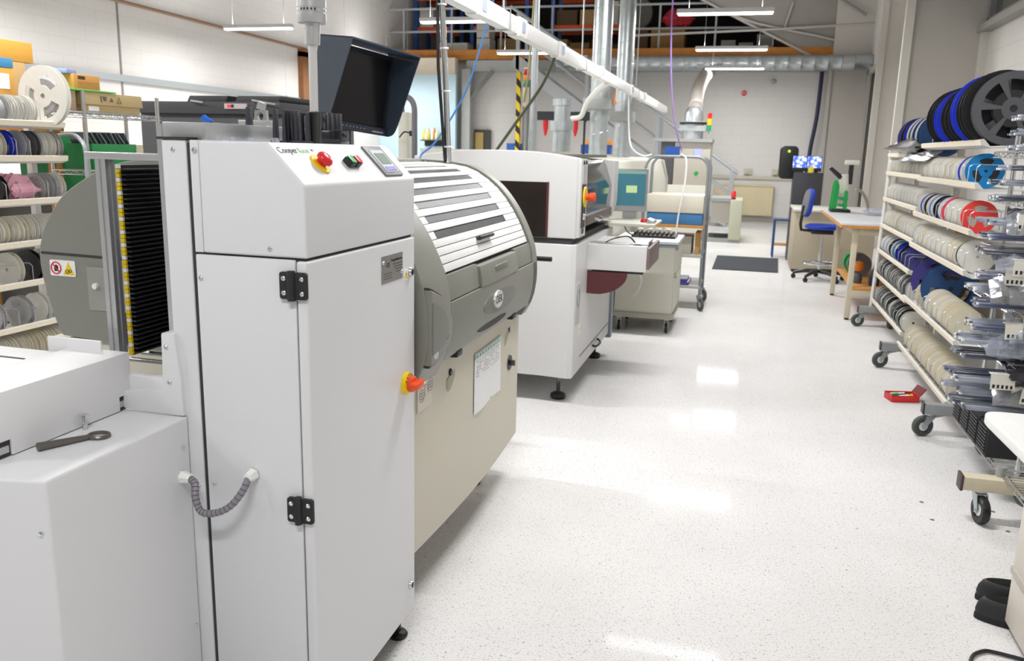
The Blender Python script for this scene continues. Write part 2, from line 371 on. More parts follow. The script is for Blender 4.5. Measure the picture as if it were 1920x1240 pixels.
# emergency stop
def disc(mb, c, n, r, h, nn=28, bev=0): mb.lathe([(0, h), (r-bev, h), (r, h-bev), (r, 0), (0, 0)], c, n, nn); return mb
es = disc(MB(), SP(1.805, .47), sn, .029, .005, bev=.001).build('emergency_stop', M_yellow, L)
MB().lathe([(0, .031), (.010, .030), (.017, .0265), (.0205, .021), (.020, .015), (.0135, .011), (.013, .004)], SP(1.805, .47), sn, 28).build('mushroom_button', M_red, es)
for y, m, n in ((1.950, M_green, 'start_button'), (1.984, M_red, 'stop_button')):
    h = MB(); h.T = Matrix.Translation(SP(y, .47)) @ Matrix(((0, sd.x, sn.x, 0), (1, 0, 0, 0), (0, sd.z, sn.z, 0), (0,0,0,1)))
    h.box((-.0135, -.0135, 0), (.0135, .0135, .016)); bb = h.build(n, M_black, L, bevel=.003)
    h = MB(); h.T = Matrix.Translation(SP(y, .47, .016)) @ Matrix(((0, sd.x, sn.x, 0), (1, 0, 0, 0), (0, sd.z, sn.z, 0), (0,0,0,1)))
    h.box((-.0115, -.0115, 0), (.0115, .0115, .004)).build('lens', m, bb, bevel=.002)
def slab(y0, y1, t0, t1, h0, h1):
    h = MB(); h.T = Matrix.Translation(SP(0, 0)) @ Matrix(((0, sd.x, sn.x, 0), (1, 0, 0, 0), (0, sd.z, sn.z, 0), (0,0,0,1)))
    h.box((y0, t0*slen, h0), (y1, t1*slen, h1)); return h
hm = slab(2.108, 2.222, .10, .93, 0, .006).build('operator_display', mat('hmi_grey', '#7d7c80', .5), L, bevel=.002)
slab(2.125, 2.205, .18, .80, .006, .0075).build('face_film', mat('hmi_face', '#c9cdd6', .4), hm)
slab(2.136, 2.196, .40, .70, .0075, .009).build('lcd_screen', mat('lcd_green', '#8fa096', .2), hm)
for k in range(4): slab(2.134+k*.0165, 2.147+k*.0165, .21, .32, .0075, .0095).build('key', mat('hmi_key', '#9c98d8', .4), hm)
# rating plate, warning label, locks
pl = MB().box((CX1, 2.054, 1.187), (CX1+.0016, 2.196, 1.262)).build('rating_plate', M_steel, L)
Z = (0, 0, 1)
text('plate_lettering', 'CE', .018, M_black, pl, (CX1+.002, 2.095, 1.235), (0,1,0), Z)
text('plate_lettering', 'CooperRacer.co', .0115, M_black, pl, (CX1+.002, 2.152, 1.246), (0,1,0), Z)
b = MB()
for k in range(4): b.box((CX1+.0015, 2.13+.006*k, 1.233-k*.0075), (CX1+.002, 2.19, 1.235-k*.0075))
for k in range(3): b.box((CX1+.0015, 2.065, 1.212-k*.007), (CX1+.002, 2.12, 1.2135-k*.007))
b.build('plate_lines', M_black, pl)
screw(pl, (CX1+.0016, 2.063, 1.245), (1,0,0), .005, 'rivet'); screw(pl, (CX1+.0016, 2.187, 1.206), (1,0,0), .005, 'rivet')
def warn_tri(parent, X, y, z, s, nx=1):
    wl = MB().box((X, y-s*.5, z-s*.62), (X+.0012, y+s*.5, z+s*.62)).build('warning_label', M_whitep, parent)
    MB().prism([(y-s*.42, z-s*.42), (y+s*.42, z-s*.42), (y, z+s*.46)], 'x', X+.0012, X+.0018).build('triangle', M_yellow, wl)
    MB().prism([(y-s*.06, z-s*.12), (y+s*.10, z+s*.02), (y-.02*s, z+.03*s), (y+.04*s, z+.26*s), (y-.12*s, z+.02*s), (y, z)], 'x', X+.0018, X+.0022).build('bolt_symbol', M_black, wl)
warn_tri(L, CX1, 2.222, 1.192, .026)
for (y, z) in ((2.252, 1.196), (2.249, .197)):
    lk = MB().lathe([(.0145, 0), (.0145, .004), (.0125, .009), (.0095, .0095), (.009, .006), (0, .006)], (CX1, y, z), (1,0,0), 20).build('quarter_turn_lock', M_chrome, L)
    MB().box((CX1+.004, y-.004, z-.007), (CX1+.0105, y+.004, z+.007)).build('lock_insert', M_black, lk)
# isolator switch
iso = MB().lathe([(0, .014), (.028, .014), (.0335, .011), (.034, 0)], (CX1, 2.217, .868), (1,0,0), 32).build('isolator_switch', M_yellow, L)
MB().lathe([(0, .030), (.022, .030), (.0245, .027), (.0245, .014)], (CX1, 2.217, .868), (1,0,0), 28).build('rotor', M_orange, iso)
h = MB(); h.T = Matrix.Translation((CX1+.04, 2.217, .868)) @ Matrix.Rotation(R(0), 4, 'X')
h.prism([(-.034, -.006), (-.028, -.010), (.028, -.010), (.034, -.006), (.034, .006), (.028, .010), (-.028, .010), (-.034, .006)], 'x', -.012, .012).build('grip', M_orange, iso, bevel=.002)
MB().box((CX1+.050, 2.235, .864), (CX1+.0525, 2.249, .872)).build('pointer_mark', M_white, iso)
for a in range(6):
    an = R(25+a*26); yy, zz = 2.217-math.cos(an)*.029, .868+math.sin(an)*.029
    MB().cbox((CX1+.0145, yy, zz), (.0012, .0055, .0022), (an, 0, 0)).build('switch_mark', M_black, iso)
# hinges on the camera side
for z in (1.241, .700):
    h = MB()
    for sx_ in (-1, 1):
        c = -.9625+sx_*.0185
        h.prism([(c+p[0], z+p[1]) for p in rrect(.031, .062, .006)], 'y', CY0-.011, CY0-.001)
    hg = h.build('hinge', M_blackm, L, bevel=.002)
    MB().cyl((-.9665, CY0-.010, z-.034), (-.9665, CY0-.010, z+.034), .0095, n=14).build('knuckle', M_blackm, hg, bevel=.001)
    for sx_ in (-1, 1):
        for sz_ in (-1, 1): screw(hg, (-.9625+sx_*.0225, CY0-.011, z+sz_*.0165), (0,-1,0), .0058)
for p in ((-1.262, CY0, 1.534), (-1.205, CY0-.002, 1.534), (-1.021, CY0-.003, 1.321), (-1.207, CY0, 1.243), (-1.306+.0, CY0-.012, 1.072), (-1.302, CY0-.012, .985), (-1.222-.022, CY0, .72), (-1.2, CY0, .735)):
    screw(L, p, (0,-1,0))
# feet
for (x, y) in ((-.977, 2.262), (-.985, 1.70), (-1.19, 1.70), (-1.19, 2.25)):
    MB().lathe([(0, 0), (.030, 0), (.032, .008), (.026, .016), (.010, .020), (.009, .10)], (x, y, 0), n=20).build('levelling_foot', M_black, L)
# angle bracket left of the door, with rounded inner corner
br = [(-1.330, .908), (-1.268, .905), (-1.285, 1.10), (-1.322, 1.104), (-1.322, .975)]
pts = [(-1.44, .905), (-1.268, .902), (-1.270, 1.0), (-1.283, 1.105), (-1.318, 1.105), (-1.322, .985)] + arc((-1.332, .967), .010, 0, -90, 3)[1:] + [(-1.44, .948)]
MB().prism(pts, 'y', CY0-.012, CY0+.03).build('corner_bracket', M_powder, L, bevel=.004)
# lower front box with the conveyor cover on it
BX1, BY0, BZ = -1.264, 1.224, .9
fb = MB().prism([(-2.1, BY0-.165), (BX1, BY0), (BX1, CY0-.002), (-2.1, CY0-.002)], 'z', .0, BZ).build('lower_box', M_powder, L, bevel=.006, seg=3)
screw(fb, (-1.284, BY0-.004, .79), (0,-1,0)); screw(fb, (BX1, 1.632, .83), (1,0,0)); screw(fb, (BX1, 1.64, .35), (1,0,0))
cov = [(-1.435, .917), (-1.435, 1.042), (-1.60, 1.042), (-1.60, 1.03), (-1.447, 1.03), (-1.447, .917)]
cv = MB().prism([(1.315, .902), (1.632, .902), (1.632, .937), (1.676, .937), (1.676, 1.042), (1.28, 1.042), (1.28, .937), (1.315, .937)], 'x', -1.60, -1.435).build('conveyor_cover', M_powder2, L, bevel=.003)
MB().box((-1.58, 1.27, .902), (-1.44, 1.69, .937)).build('conveyor_gap', M_gap, L)
for y0_, y1_ in ((1.26, 1.31), (1.634, 1.685)): MB().box((-1.445, y0_, .910), (-1.4385, y1_, .925)).build('conveyor_rail', M_alu, L)
MB().box((-1.98, 1.36, .98), (-1.60, 1.64, 1.035)).box((-1.66, 1.655, 1.0), (-1.50, 1.662, 1.068)).build('back_cover', M_powder2, L, bevel=.003)
MB().box((-1.90, 1.55, 1.035), (-1.63, 1.556, 1.0365)).build('cover_joint', M_gap, L)
# screw post standing on the lower box
b = MB().lathe([(.006, 0), (.006, .012), (.004, .012), (.004, .03), (.0095, .030), (.0095, .036), (0, .036)], (-1.421, 1.50, BZ), n=10); b.build('thumb_screw', M_chrome, L)
# cable with glands
for (p, n) in (((BX1, 1.624, .757), (1,-.12,0)), ((-1.09, CY0-.002, .773), (0,-1,0))):
    MB().lathe([(.0165, 0), (.0165, .004), (.0150, .005), (.0150, .011), (.0135, .014), (.0125, .022), (.010, .026), (.006, .027), (0, .027)], p, n, 6).build('cable_gland', M_white, L)
P = cat_rom([(BX1+.02, 1.622, .757), (BX1+.042, 1.615, .748), (BX1+.052, 1.60, .72), (-1.196, 1.597, .688), (-1.160, 1.60, .688), (-1.125, 1.61, .706), (-1.098, 1.622, .742), (-1.09, 1.637, .772)], 7)
cb = MB().tube(P, .0085, 10).build('cable', M_conv_grey, L)
b = MB()
for i in range(3, len(P)-3, 2):
    d = (P[i+1]-P[i]).normalized(); b.lathe([(.0083, -.0012), (.0094, 0), (.0083, .0012)], P[i], d, 10)
b.build('spiral_wrap_edge', mat('wrap_edge', '#4f4c52', .5), cb)
# aluminium frame left of the cabinet: posts and a crossbar
def profile(mb, x, y, s, z0, z1):
    g = s*.16
    for sx_ in (-1, 1):
        for sy_ in (-1, 1): mb.box((x+sx_*s*.5-(sx_ > 0)*s*.40, y+sy_*s*.5-(sy_ > 0)*s*.40, z0), (x+sx_*s*.5+(sx_ < 0)*s*.40, y+sy_*s*.5+(sy_ < 0)*s*.40, z1))
    mb.box((x-s*.4, y-s*.4, z0), (x+s*.4, y+s*.4, z1)); return mb
profile(MB(), -1.530, 1.75, .030, .93, 1.505).build('frame_post', M_alu, L)
profile(MB(), -1.333, 1.74, .036, 1.0, 1.592).build('frame_post', M_alu, L)
MB().box((-1.575, 1.735, 1.505), (-1.352, 1.765, 1.522)).build('crossbar', M_alu, L, bevel=.002)
MB().box((-1.303, CY0-.002, 1.556), (-1.225, CY0+.3, 1.562)).build('top_lip', M_gap, L)
b = MB().box((-1.62, 2.31, 1.555), (-1.235, 2.35, 1.602)); b.build('rear_rail', M_alu, L, bevel=.003)
MB().box((-1.62, 2.306, 1.574), (-1.235, 2.3085, 1.578)).build('rail_groove', M_gap, L)
MB().box((-1.318, 1.70, 1.555), (-1.20, 2.31, 1.596)).build('side_rail', M_alu, L, bevel=.002)
MB().box((-1.44, 1.67, .94), (-1.318, 1.70, .985)).box((-1.44, 1.69, .945), (-1.30, 2.25, .95)).build('magazine_tray', M_powder2, L, bevel=.002)
b = MB()
for y in (1.80, 1.87): b.cyl((-1.56, y, .985), (-1.32, y, .985), .006, n=10)
b.build('guide_rod', M_steel, L)
# ridged black magazine wall standing in the frame, with yellow and white level scale
mg = thing('board_magazine', 'black ridged circuit board magazine with yellow scale strip, standing in the aluminium frame', 'rack', (-1.53, 1.9, .995))
MB().box((-1.540, 1.803, .995), (-1.533, 2.04, 1.49)).build('side_wall', M_black, mg)
b = MB()
for k in range(40):
    z = 1.000+k*.0122; b.prism([(-1.533, z), (-1.515, z+.0012), (-1.515, z+.0042), (-1.533, z+.0062)], 'y', 1.803, 2.04)
rb = b.build('slot_ridges', mat('slot_black', '#2c2c30', .3, coat=.3), mg)
b1, b2 = MB(), MB()
for k in range(45):
    (b1 if k % 3 != 2 else b2).box((-1.5385, 1.796, .998+k*.011), (-1.5275, 1.8025, 1.0075+k*.011))
b1.build('scale_strip', M_yellow, mg); b2.build('scale_strip', M_whitep, mg)
# ------------------------------------------------------------------ things standing on the loader
wr = thing('eye_bolt_wrench', 'dark steel tool with a ring end lying on the white lower box', 'tool', (-1.37, 1.425, BZ))
a0, a1 = V((-1.408, 1.352, BZ+.010)), V((-1.362, 1.446, BZ+.0065))
M_toolst = mat('dark_tool_steel', '#75706c', .38, .85)
MB().cyl(a0, a1, .0095, .006, n=14).build('shank', M_toolst, wr)
dd = (a1-a0).normalized(); c = a1+dd*.022; c.z = BZ+.0055; nn = V((0,0,1)); uu = dd; ww = nn.cross(dd)
ring = [c+uu*(.021*math.cos(2*PI*i/28))+ww*(.021*math.sin(2*PI*i/28)) for i in range(29)]
MB().tube(ring, .0042, 8).build('ring', M_toolst, wr)
lt = thing('signal_light', 'silver stack light on a pole standing on the loader top', 'lamp', (-1.062, 1.95, 1.556))
LX, LY = -1.062, 1.95
MB().cyl((LX, LY, 1.556), (LX, LY, 1.80), .0105, n=18).build('pole', mat('pole_white', '#d9d9da', .3, .4), lt)
MB().lathe([(0, 1.5556), (.0165, 1.5556), (.0165, 1.632), (.011, 1.634), (0, 1.634)], (LX, LY, 0), n=18).build('base_sleeve', mat('sleeve_black', '#1a1a1c', .15, coat=.5), lt)
MB().lathe([(.0105, 1.792), (.0185, 1.793), (.0205, 1.842), (.0205, 1.843), (0, 1.843)], (LX, LY, 0), n=20).build('collar', M_alu, lt)
bd = MB().lathe([(0, 1.843), (.034, 1.8435), (.0355, 1.852), (.0355, 1.866), (.0345, 1.867), (.0345, 1.8685), (.0355, 1.8695), (.0355, 1.876), (.0345, 1.877), (.0345, 1.8785), (.0355, 1.8795), (.0355, 1.96), (.03, 1.965), (0, 1.965)], (LX, LY, 0), n=30).build('signal_head', M_alu, lt)
for k in range(5):
    an = R(-105+k*14); MB().cbox((LX+.0356*math.cos(an), LY+.0356*math.sin(an), 1.8728), (.001, .0042, .0052), (0, 0, an)).build('head_mark', M_black, bd)
# black plastic finger strips on the loader top
fx = 0
M_finger = mat('finger_slate', '#33333b', .45)
FLP = [((468,), .0165, .086, 'single thick black plastic finger leftmost on the loader top'), ((517, 535), .0105, .082, 'pair of black plastic fingers with a round gap between them'), ((542, 549, 557), .0105, .079, 'three close black plastic fingers left of the light pole'),
       ((566, 577), .009, .074, 'two slim black plastic fingers just left of the light pole'), ((611, 620), .0105, .076, 'two black plastic fingers just right of the light pole'), ((629, 637), .0105, .074, 'rightmost two black plastic fingers on the loader top, below the monitor')]
for i, (ps_, wd, h, lab) in enumerate(FLP):
    y = 1.93-.012*(i % 2) if ps_[0] < 600 else 2.17; h = h if ps_[0] < 600 else h*1.12; xs_ = [ray_pt(p, 240, Y=y).x for p in ps_]
    b = MB().box((xs_[0]-.009, y-.012, 1.5555), (xs_[-1]+.009, y+.012, 1.561))
    for xx in xs_: b.prism([(xx-wd*.50, 1.560), (xx+wd*.50, 1.560), (xx+wd*.30, 1.5555+h), (xx-wd*.30, 1.5555+h)], 'y', y-.008, y+.008)
    solo(b, 'board_support_finger', M_finger, lab, 'support', 'black board supports on the loader', bevel=.0015)
gx0, gx1 = ray_pt(584, 250, Y=2.08).x, ray_pt(639, 250, Y=2.08).x
b = MB().box((gx0, 2.08, 1.5555), (gx1, 2.13, 1.592)); b.box((gx0, 2.10, 1.592), (gx0+.022, 2.13, 1.64))
solo(b, 'guard_box', mat('clear_smoke_box', '#23242a', .12, coat=.5), 'glossy black open box at the foot of the light pole', 'box', bevel=.002)
for i, x in enumerate((-1.245, -1.185, -1.145, -1.10, -1.035)):
    b = MB().lathe([(.009, 0), (.009, .004), (.007, .0045), (.007, .009), (0, .010)], (x, 1.72, 1.5555), n=12)
    solo(b, 'clear_bumper', M_clear, 'small clear round bumper foot on the loader top edge', 'bumper', 'clear bumpers on the loader top')
# ================================================================== solder paste printer
PRT = thing('stencil_printer', 'large rounded grey and cream screen printer with white slatted hood behind the loader', 'machine', (-1.65, 3.05, 0))
PY0, PY1 = 2.33, 3.72
FR = cat_rom([V((x, 0, z)) for x, z in [(-1.62, 1.503), (-1.442, 1.502), (-1.286, 1.494), (-1.182, 1.469), (-1.079, 1.40), (-1.001, 1.307), (-.943, 1.20), (-.912, 1.105), (-.904, .982), (-.922, .88), (-.955, .81)]], 8)
BK = cat_rom([V((x*.971, 0, 1.55+(z-1.55)*.971)) for x, z in [(-2.335, .86), (-2.362, .92), (-2.395, 1.04), (-2.405, 1.143), (-2.385, 1.22), (-2.35, 1.28), (-2.277, 1.364), (-2.135, 1.445), (-2.0, 1.485), (-1.80, 1.501), (-1.668, 1.5016)]], 8)
front = [(p.x, p.z) for p in FR]; back = [(p.x, p.z) for p in BK]
def inset(poly, d):
    out = []
    n = len(poly)
    for i in range(n):
        a, c = V((*poly[max(i-1, 0)], 0)), V((*poly[min(i+1, n-1)], 0)); t = (c-a).normalized(); nr = V((t.y, -t.x, 0))
        out.append((poly[i][0]+nr.x*d, poly[i][1]+nr.y*d))
    return out
frin = inset(front, .018)           # toward the inside (direction checked by sign below)
if frin[40][0] > front[40][0]: frin = inset(front, -.018)
outline = back[:-1]+front
outin = back[:-1]+frin
sideN = MB().prism(outline, 'y', PY0, 2.545).build('hood_side', M_grey, PRT, bevel=.010, seg=3, ang=50)
sideF = MB().prism(outline, 'y', PY1-.075, PY1).build('hood_side', M_grey, PRT, bevel=.010, seg=3, ang=50)
# dark rubber edge between hood side and slats, hood back cover
bk = back[30:]+[(x, z) for (x, z) in front if x < -1.42]
MB().prism(bk+[(-1.42, 1.3), (bk[0][0], 1.3)], 'y', PY0+.1, PY1-.05).build('hood_top', M_grey, PRT)
MB().prism(back[:30]+[(-2.0, 1.3), (-2.0, .86)], 'y', PY0+.1, PY1-.05).build('hood_back', M_grey2, PRT)
sl = [p for p in frin if p[0] > -1.45 and (p[1] > 1.147)]
arcl = [0]
for i in range(1, len(sl)): arcl.append(arcl[-1]+math.dist(sl[i], sl[i-1]))
def at_s(s):
    s = max(0, min(arcl[-1], s))
    for i in range(1, len(sl)):
        if arcl[i] >= s:
            t = (s-arcl[i-1])/max(1e-9, arcl[i]-arcl[i-1]); return V((sl[i-1][0]+(sl[i][0]-sl[i-1][0])*t, 0, sl[i-1][1]+(sl[i][1]-sl[i-1][1])*t))
    return V((sl[-1][0], 0, sl[-1][1]))
def strip(mb, s0, s1, y0, y1, h0, h1, n=2):
    T = at_s(s1)-at_s(s0); T.normalize(); N = V((-T.z, 0, T.x)); N = -N if N.x+N.z < 0 else N
    for k in range(n):
        a, c = at_s(s0+(s1-s0)*k/n), at_s(s0+(s1-s0)*(k+1)/n)
        q = [a+N*h0, c+N*h0, c+N*h1, a+N*h1]
        mb.prism([(p.x, p.z) for p in q], 'y', y0, y1)
    return mb
LS = arcl[-1]; SY0, SY1 = 2.547, PY1-.077
strip(MB(), 0, LS, SY0, SY1, -.012, -.004, 30).build('hood_underlay', M_gap, PRT)
NS = 23; pit = LS/NS
for k in range(NS):
    s0, s1 = k*pit+.0012, (k+1)*pit-.0012
    win = k >= 4 and k % 2 == 0 and k <= 18
    if not win: strip(MB(), s0, s1, SY0+.004, SY1-.004, -.004, .007, 1).build('slat', M_slat, PRT, bevel=.0012)
    else:
        y0, y1 = SY0+.075, SY1-.185
        sl1 = strip(MB(), s0, s1, SY0+.004, y0, -.004, .006, 1); strip(sl1, s0, s1, y1, SY1-.004, -.004, .006, 1)
        strip(sl1, s0, s1, y0-.002, y1+.002, -.004, -.001, 1)
        so = sl1.build('slat', M_slat, PRT, bevel=.0012)
        strip(MB(), s0+.001, s1-.001, y0, y1, -.004, .0035, 1).build('slat_window', M_smoke, so)
a = at_s(LS-2.6*pit); MB().cyl((a.x+.020, 2.98, a.z+.010), (a.x+.020, 3.15, a.z+.010), .009, n=10).box((a.x, 2.99, a.z), (a.x+.02, 3.0, a.z+.013)).box((a.x, 3.13, a.z), (a.x+.02, 3.14, a.z+.013)).build('hood_handle', M_black, PRT, bevel=.003)
# front bands
fb = [p for p in front if p[1] <= 1.16]
def band(z0, z1, y0, y1, off, name, m, **k):
    q = [(x+off, z) for (x, z) in fb if z0 <= z <= z1]
    def xz(z):
        for i in range(1, len(fb)):
            if fb[i][1] <= z: t = (z-fb[i-1][1])/(fb[i][1]-fb[i-1][1]); return (fb[i-1][0]+(fb[i][0]-fb[i-1][0])*t+off, z)
        return (fb[-1][0]+off, z)
    q = [xz(z1)]+q+[xz(z0)]
    return MB().prism(q+[(-1.25, z0), (-1.25, z1)], 'y', y0, y1).build(name, m, PRT, **k)
band(1.060, 1.143, SY0-.003, 2.876, -.006, 'front_band', M_grey, bevel=.004)
bh = band(1.056, 1.135, 2.88, 3.38, .004, 'front_flap', M_grey, bevel=.006)
band(1.060, 1.143, 3.384, SY1+.01, -.006, 'front_band', M_grey, bevel=.004)
lb = band(.858, 1.056, 2.545, PY1-.002, 0.0, 'front_skirt', M_grey, bevel=.006)
band(.835, 1.14, SY0, PY1-.01, -.03, 'skirt_gap', M_gap)
def ell(mb, c, ry, rz, x0, x1, n=32): mb.prism([(c[0]+ry*math.cos(2*PI*i/n), c[1]+rz*math.sin(2*PI*i/n)) for i in range(n)], 'x', x0, x1); return mb
MB().prism([(3.14+p[0], 1.105+p[1]) for p in rrect(.17, .022, .010)], 'x', -.93, -.9035).build('flap_grip', M_grey2, bh, bevel=.004)
ell(MB(), (3.12, .975), .22, .046, -.92, -.9015).build('oval_recess', M_grey2, lb, bevel=.003)
lg = ell(MB(), (3.07, .985), .056, .034, -.915, -.893).build('oval_badge', mat('badge_silver', '#cfd3cf', .3, .3), lb, bevel=.003)
text('badge_letters', 'DEK', .044, mat('badge_dark', '#3c3a42', .5), lg, (-.8925, 3.07, .985), (0,1,0), Z)
ell(MB(), (3.06, .893), .19, .014, -.96, -.9155).build('grip_slot', mat('slot_dark', '#3d3e3a', .6), lb)
for y in (2.70, 3.42):
    MB().box((-.955, y-.03, .838), (-.925, y+.03, .862)).build('latch', M_black, PRT, bevel=.006)
# rounded access cover at the near end
cov = [(2.30, 1.14), (2.335, 1.13), (2.38, 1.115), (2.44, 1.09), (2.50, 1.045), (2.53, .99), (2.515, .945), (2.47, .912), (2.41, .897), (2.335, .892), (2.3, .89)]
covs = cat_rom([V((0, y, z)) for y, z in cov[1:-1]], 5); covp = [(p.y, p.z) for p in covs]
gp_ = [(2.30+(p[0]-2.30)*1.035, 1.01+(p[1]-1.01)*1.06) for p in covp]
MB().prism(gp_, 'x', -1.1, -.9015).build('cover_gap', M_gap, PRT)
cc = MB().prism(covp, 'x', -1.1, -.893).build('side_access_cover', M_grey, PRT, bevel=.012, seg=3, ang=50)
inn = [(2.34+(p[0]-2.335)*.74, 1.005+(p[1]-1.005)*.70) for p in covp]
MB().prism(inn, 'x', -.9, -.889).build('cover_recess', M_grey2, cc, bevel=.006)  # recess drawn by darker grey on a raised plate, shade in the colour
MB().lathe([(0, .004), (.016, .003), (.018, 0)], (-.893, 2.375, .925), (1,0,0), 20).build('round_lock', M_alu, cc); MB().lathe([(0, .003), (.010, .002), (.012, 0)], (-.893, 2.48, .96), (1,0,0), 16).build('blind_plug', M_grey2, cc)
# lower cream body with a slightly bowed front panel
bow = [(-.985, PY0)]+[(-.985+.024*math.sin(PI*i/16), PY0+.0+(PY1-PY0)*i/16) for i in range(1, 16)]+[(-.985, PY1)]
fp = MB().prism(bow+[(-1.06, PY1), (-1.06, PY0)], 'z', .215, .862).build('front_panel', M_cream, PRT, bevel=.006, ang=30)
MB().prism([(-2.33, PY0+.02), (-1.03, PY0+.02), (-1.03, PY1-.02), (-2.33, PY1-.02)], 'z', .24, .87).build('lower_body', M_cream, PRT, bevel=.006)
MB().box((-1.2, PY1-.01, .27), (-1.0, PY1+.012, .84)).build('end_panel', M_cream, PRT, bevel=.004)
def fx_(y): return -.985+.024*math.sin(PI*(y-PY0)/(PY1-PY0))
for (x, y) in ((-1.15, 2.6), (-1.15, 3.55), (-2.2, 2.6), (-2.2, 3.55)): MB().lathe([(0,0), (.04, 0), (.045, .02), (.02, .03), (.018, .25)], (x, y, 0), n=16).build('foot', M_black, PRT)
# things on the front panel: door locks, recesses, instruction sticker, warning
X = fx_(2.71)
MB().lathe([(0, .008), (.011, .007), (.013, .003), (.013, 0)], (X, 2.711, .774), (1,0,0), 18).build('key_lock', M_black, fp)
warn_tri(fp, X-.001, 2.765, .80, .026)
for (y, z, s) in ((2.724, .735, 1), (3.455, .733, .9)):
    P = [(y-.045*s, z+.02*s), (y+.075*s, z+.052*s), (y+.06*s, z+.03*s), (y-.0*s, z-.022*s), (y-.03*s, z-.03*s), (y-.048*s, z-.012*s)]
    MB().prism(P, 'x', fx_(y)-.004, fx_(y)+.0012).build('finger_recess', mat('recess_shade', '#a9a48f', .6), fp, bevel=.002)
MB().lathe([(0, .006), (.010, .005), (.012, 0)], (fx_(3.503), 3.503, .766), (1,0,0), 16).build('key_lock', M_black, fp)
k = MB().lathe([(0, .008), (.034, .006), (.036, 0)], (fx_(3.525), 3.525, .613), (1,0,0), 24).build('rotary_switch', M_black, fp)
MB().cbox((fx_(3.525)+.018, 3.525, .613), (.022, .012, .026)).build('knob', mat('knob_grey', '#55555a', .4), k, bevel=.003)
st = MB().box((fx_(2.49)-.003, 2.425, .705), (fx_(2.49)+.0028, 2.565, .828)).build('instruction_sticker', mat('sticker_offwhite', '#dcd5c8', .6), fp)
b = MB(); xs = fx_(2.49)+.003
for (cy, cz) in ((2.458, .755), (2.537, .775)):
    q = [(V((xs, cy, cz))+V((0, .021*math.cos(2*PI*i/20), .021*math.sin(2*PI*i/20)))) for i in range(21)]; b.tube(q, .0007, 4)
    for k in range(3): b.box((xs-.0004, cy-.012, cz-.01+k*.009), (xs+.0006, cy+.012, cz-.008+k*.009))
b.tube([(xs, 2.486, .748), (xs, 2.486, .782), (xs, 2.512, .785), (xs, 2.512, .755)], .0006, 4); b.box((xs-.0004, 2.468, .803), (xs+.0006, 2.53, .805)); b.box((xs-.0004, 2.468, .811), (xs+.0006, 2.53, .813))
b.build('sticker_drawing', M_black, st)
# paper sheet hanging on the printer front
ps = thing('paper_sheet', 'white printed paper sheet with green header strip taped to the cream printer front', 'paper', (fx_(3.05), 3.15, .53))
pz = MB(); ny = 8
g = [[pz.v((fx_(2.968+.378*i/ny)+.0035+.004*math.sin(2.2*PI*i/ny)*(1-j/4), 2.968+.378*i/ny, .535+.245*j/4)) for j in range(5)] for i in range(ny+1)]
for i in range(ny):
    for j in range(4): pz.f([g[i][j], g[i+1][j], g[i+1][j+1], g[i][j+1]])
for vs in (g,):
    h = [[pz.v((q.co.x-.0008, q.co.y, q.co.z)) for q in row] for row in vs]
for i in range(ny):
    for j in range(4): pz.f([h[i][j], h[i][j+1], h[i+1][j+1], h[i+1][j]])
pz.build('sheet', M_whitep, ps)
b = MB()
for i in range(ny): 
    y0, y1 = 2.970+.374*i/ny, 2.970+.374*(i+1)/ny; xx = max(fx_(y0), fx_(y1))+.0065
    b.box((xx-.001, y0, .757), (xx+.0008, y1, .777))
b.build('header_strip', mat('header_green', '#b9d2c6', .6), ps)
b = MB()
for k in range(6):
    z = .745-k*.012; 
    for i in range(10):
        if rnd.random() < .75: y = 2.985+i*.033; xx = fx_(y)+.0078; b.box((xx-.0005, y, z), (xx+.0003, y+rnd.uniform(.012, .028), z+.002))
for i in range(9): y = 2.985+i*.036; b.box((fx_(y)+.0072, y, .763), (fx_(y)+.0084, y+.012, .771))
b.build('printed_lines', mat('print_grey', '#7d8288', .7), ps)
# far-side red emergency button and small black lever
MB().cyl((-.985, PY1-.01, .915), (-.945, PY1+.03, .912), .012, n=12).build('button_stem', M_steel, PRT)
MB().lathe([(0, .022), (.018, .020), (.022, .010), (.018, 0), (0, 0)], (-.945, PY1+.03, .912), (1,.5,0), 20).build('emergency_button', M_red, PRT)
MB().cyl((-.99, 4.0, 1.03), (-.90, 4.0, 1.03), .012, n=10).build('lever', M_black, PRT)
MB().box((-1.3, PY1-.02, 1.0), (-.985, 4.02, 1.05)).build('lever_bracket', M_grey2, PRT)
# warning sign on the hood side
sg = MB().prism([(-2.240+p[0], 1.118+p[1]) for p in rrect(.105, .055, .006)], 'y', PY0-.0025, PY0+.001).build('warning_sign', M_whitep, PRT)
c0 = (-2.267, 1.118); q = [V((c0[0]+.020*math.cos(2*PI*i/24), PY0-.003, c0[1]+.020*math.sin(2*PI*i/24))) for i in range(25)]
MB().tube(q, .0022, 6).tube([(c0[0]-.014, PY0-.003, c0[1]+.014), (c0[0]+.014, PY0-.003, c0[1]-.014)], .002, 6).build('prohibition_ring', M_red, sg)
MB().prism([(c0[0]-.007, c0[1]-.011), (c0[0]+.008, c0[1]-.011), (c0[0]+.009, c0[1]+.006), (c0[0], c0[1]+.012), (c0[0]-.008, c0[1]+.004)], 'y', PY0-.0032, PY0-.002).build('hand_symbol', M_black, sg)
MB().prism([(-2.238, 1.096), (-2.192, 1.096), (-2.215, 1.140)], 'y', PY0-.0035, PY0-.002).build('triangle', M_yellow, sg)
b = MB()
for (dx, dz, r) in ((-.006, .0, .006), (.007, .003, .005)):
    q = [V((-2.215+dx+r*math.cos(2*PI*i/14), PY0-.004, 1.107+dz+r*math.sin(2*PI*i/14))) for i in range(15)]; b.tube(q, .0012, 5)
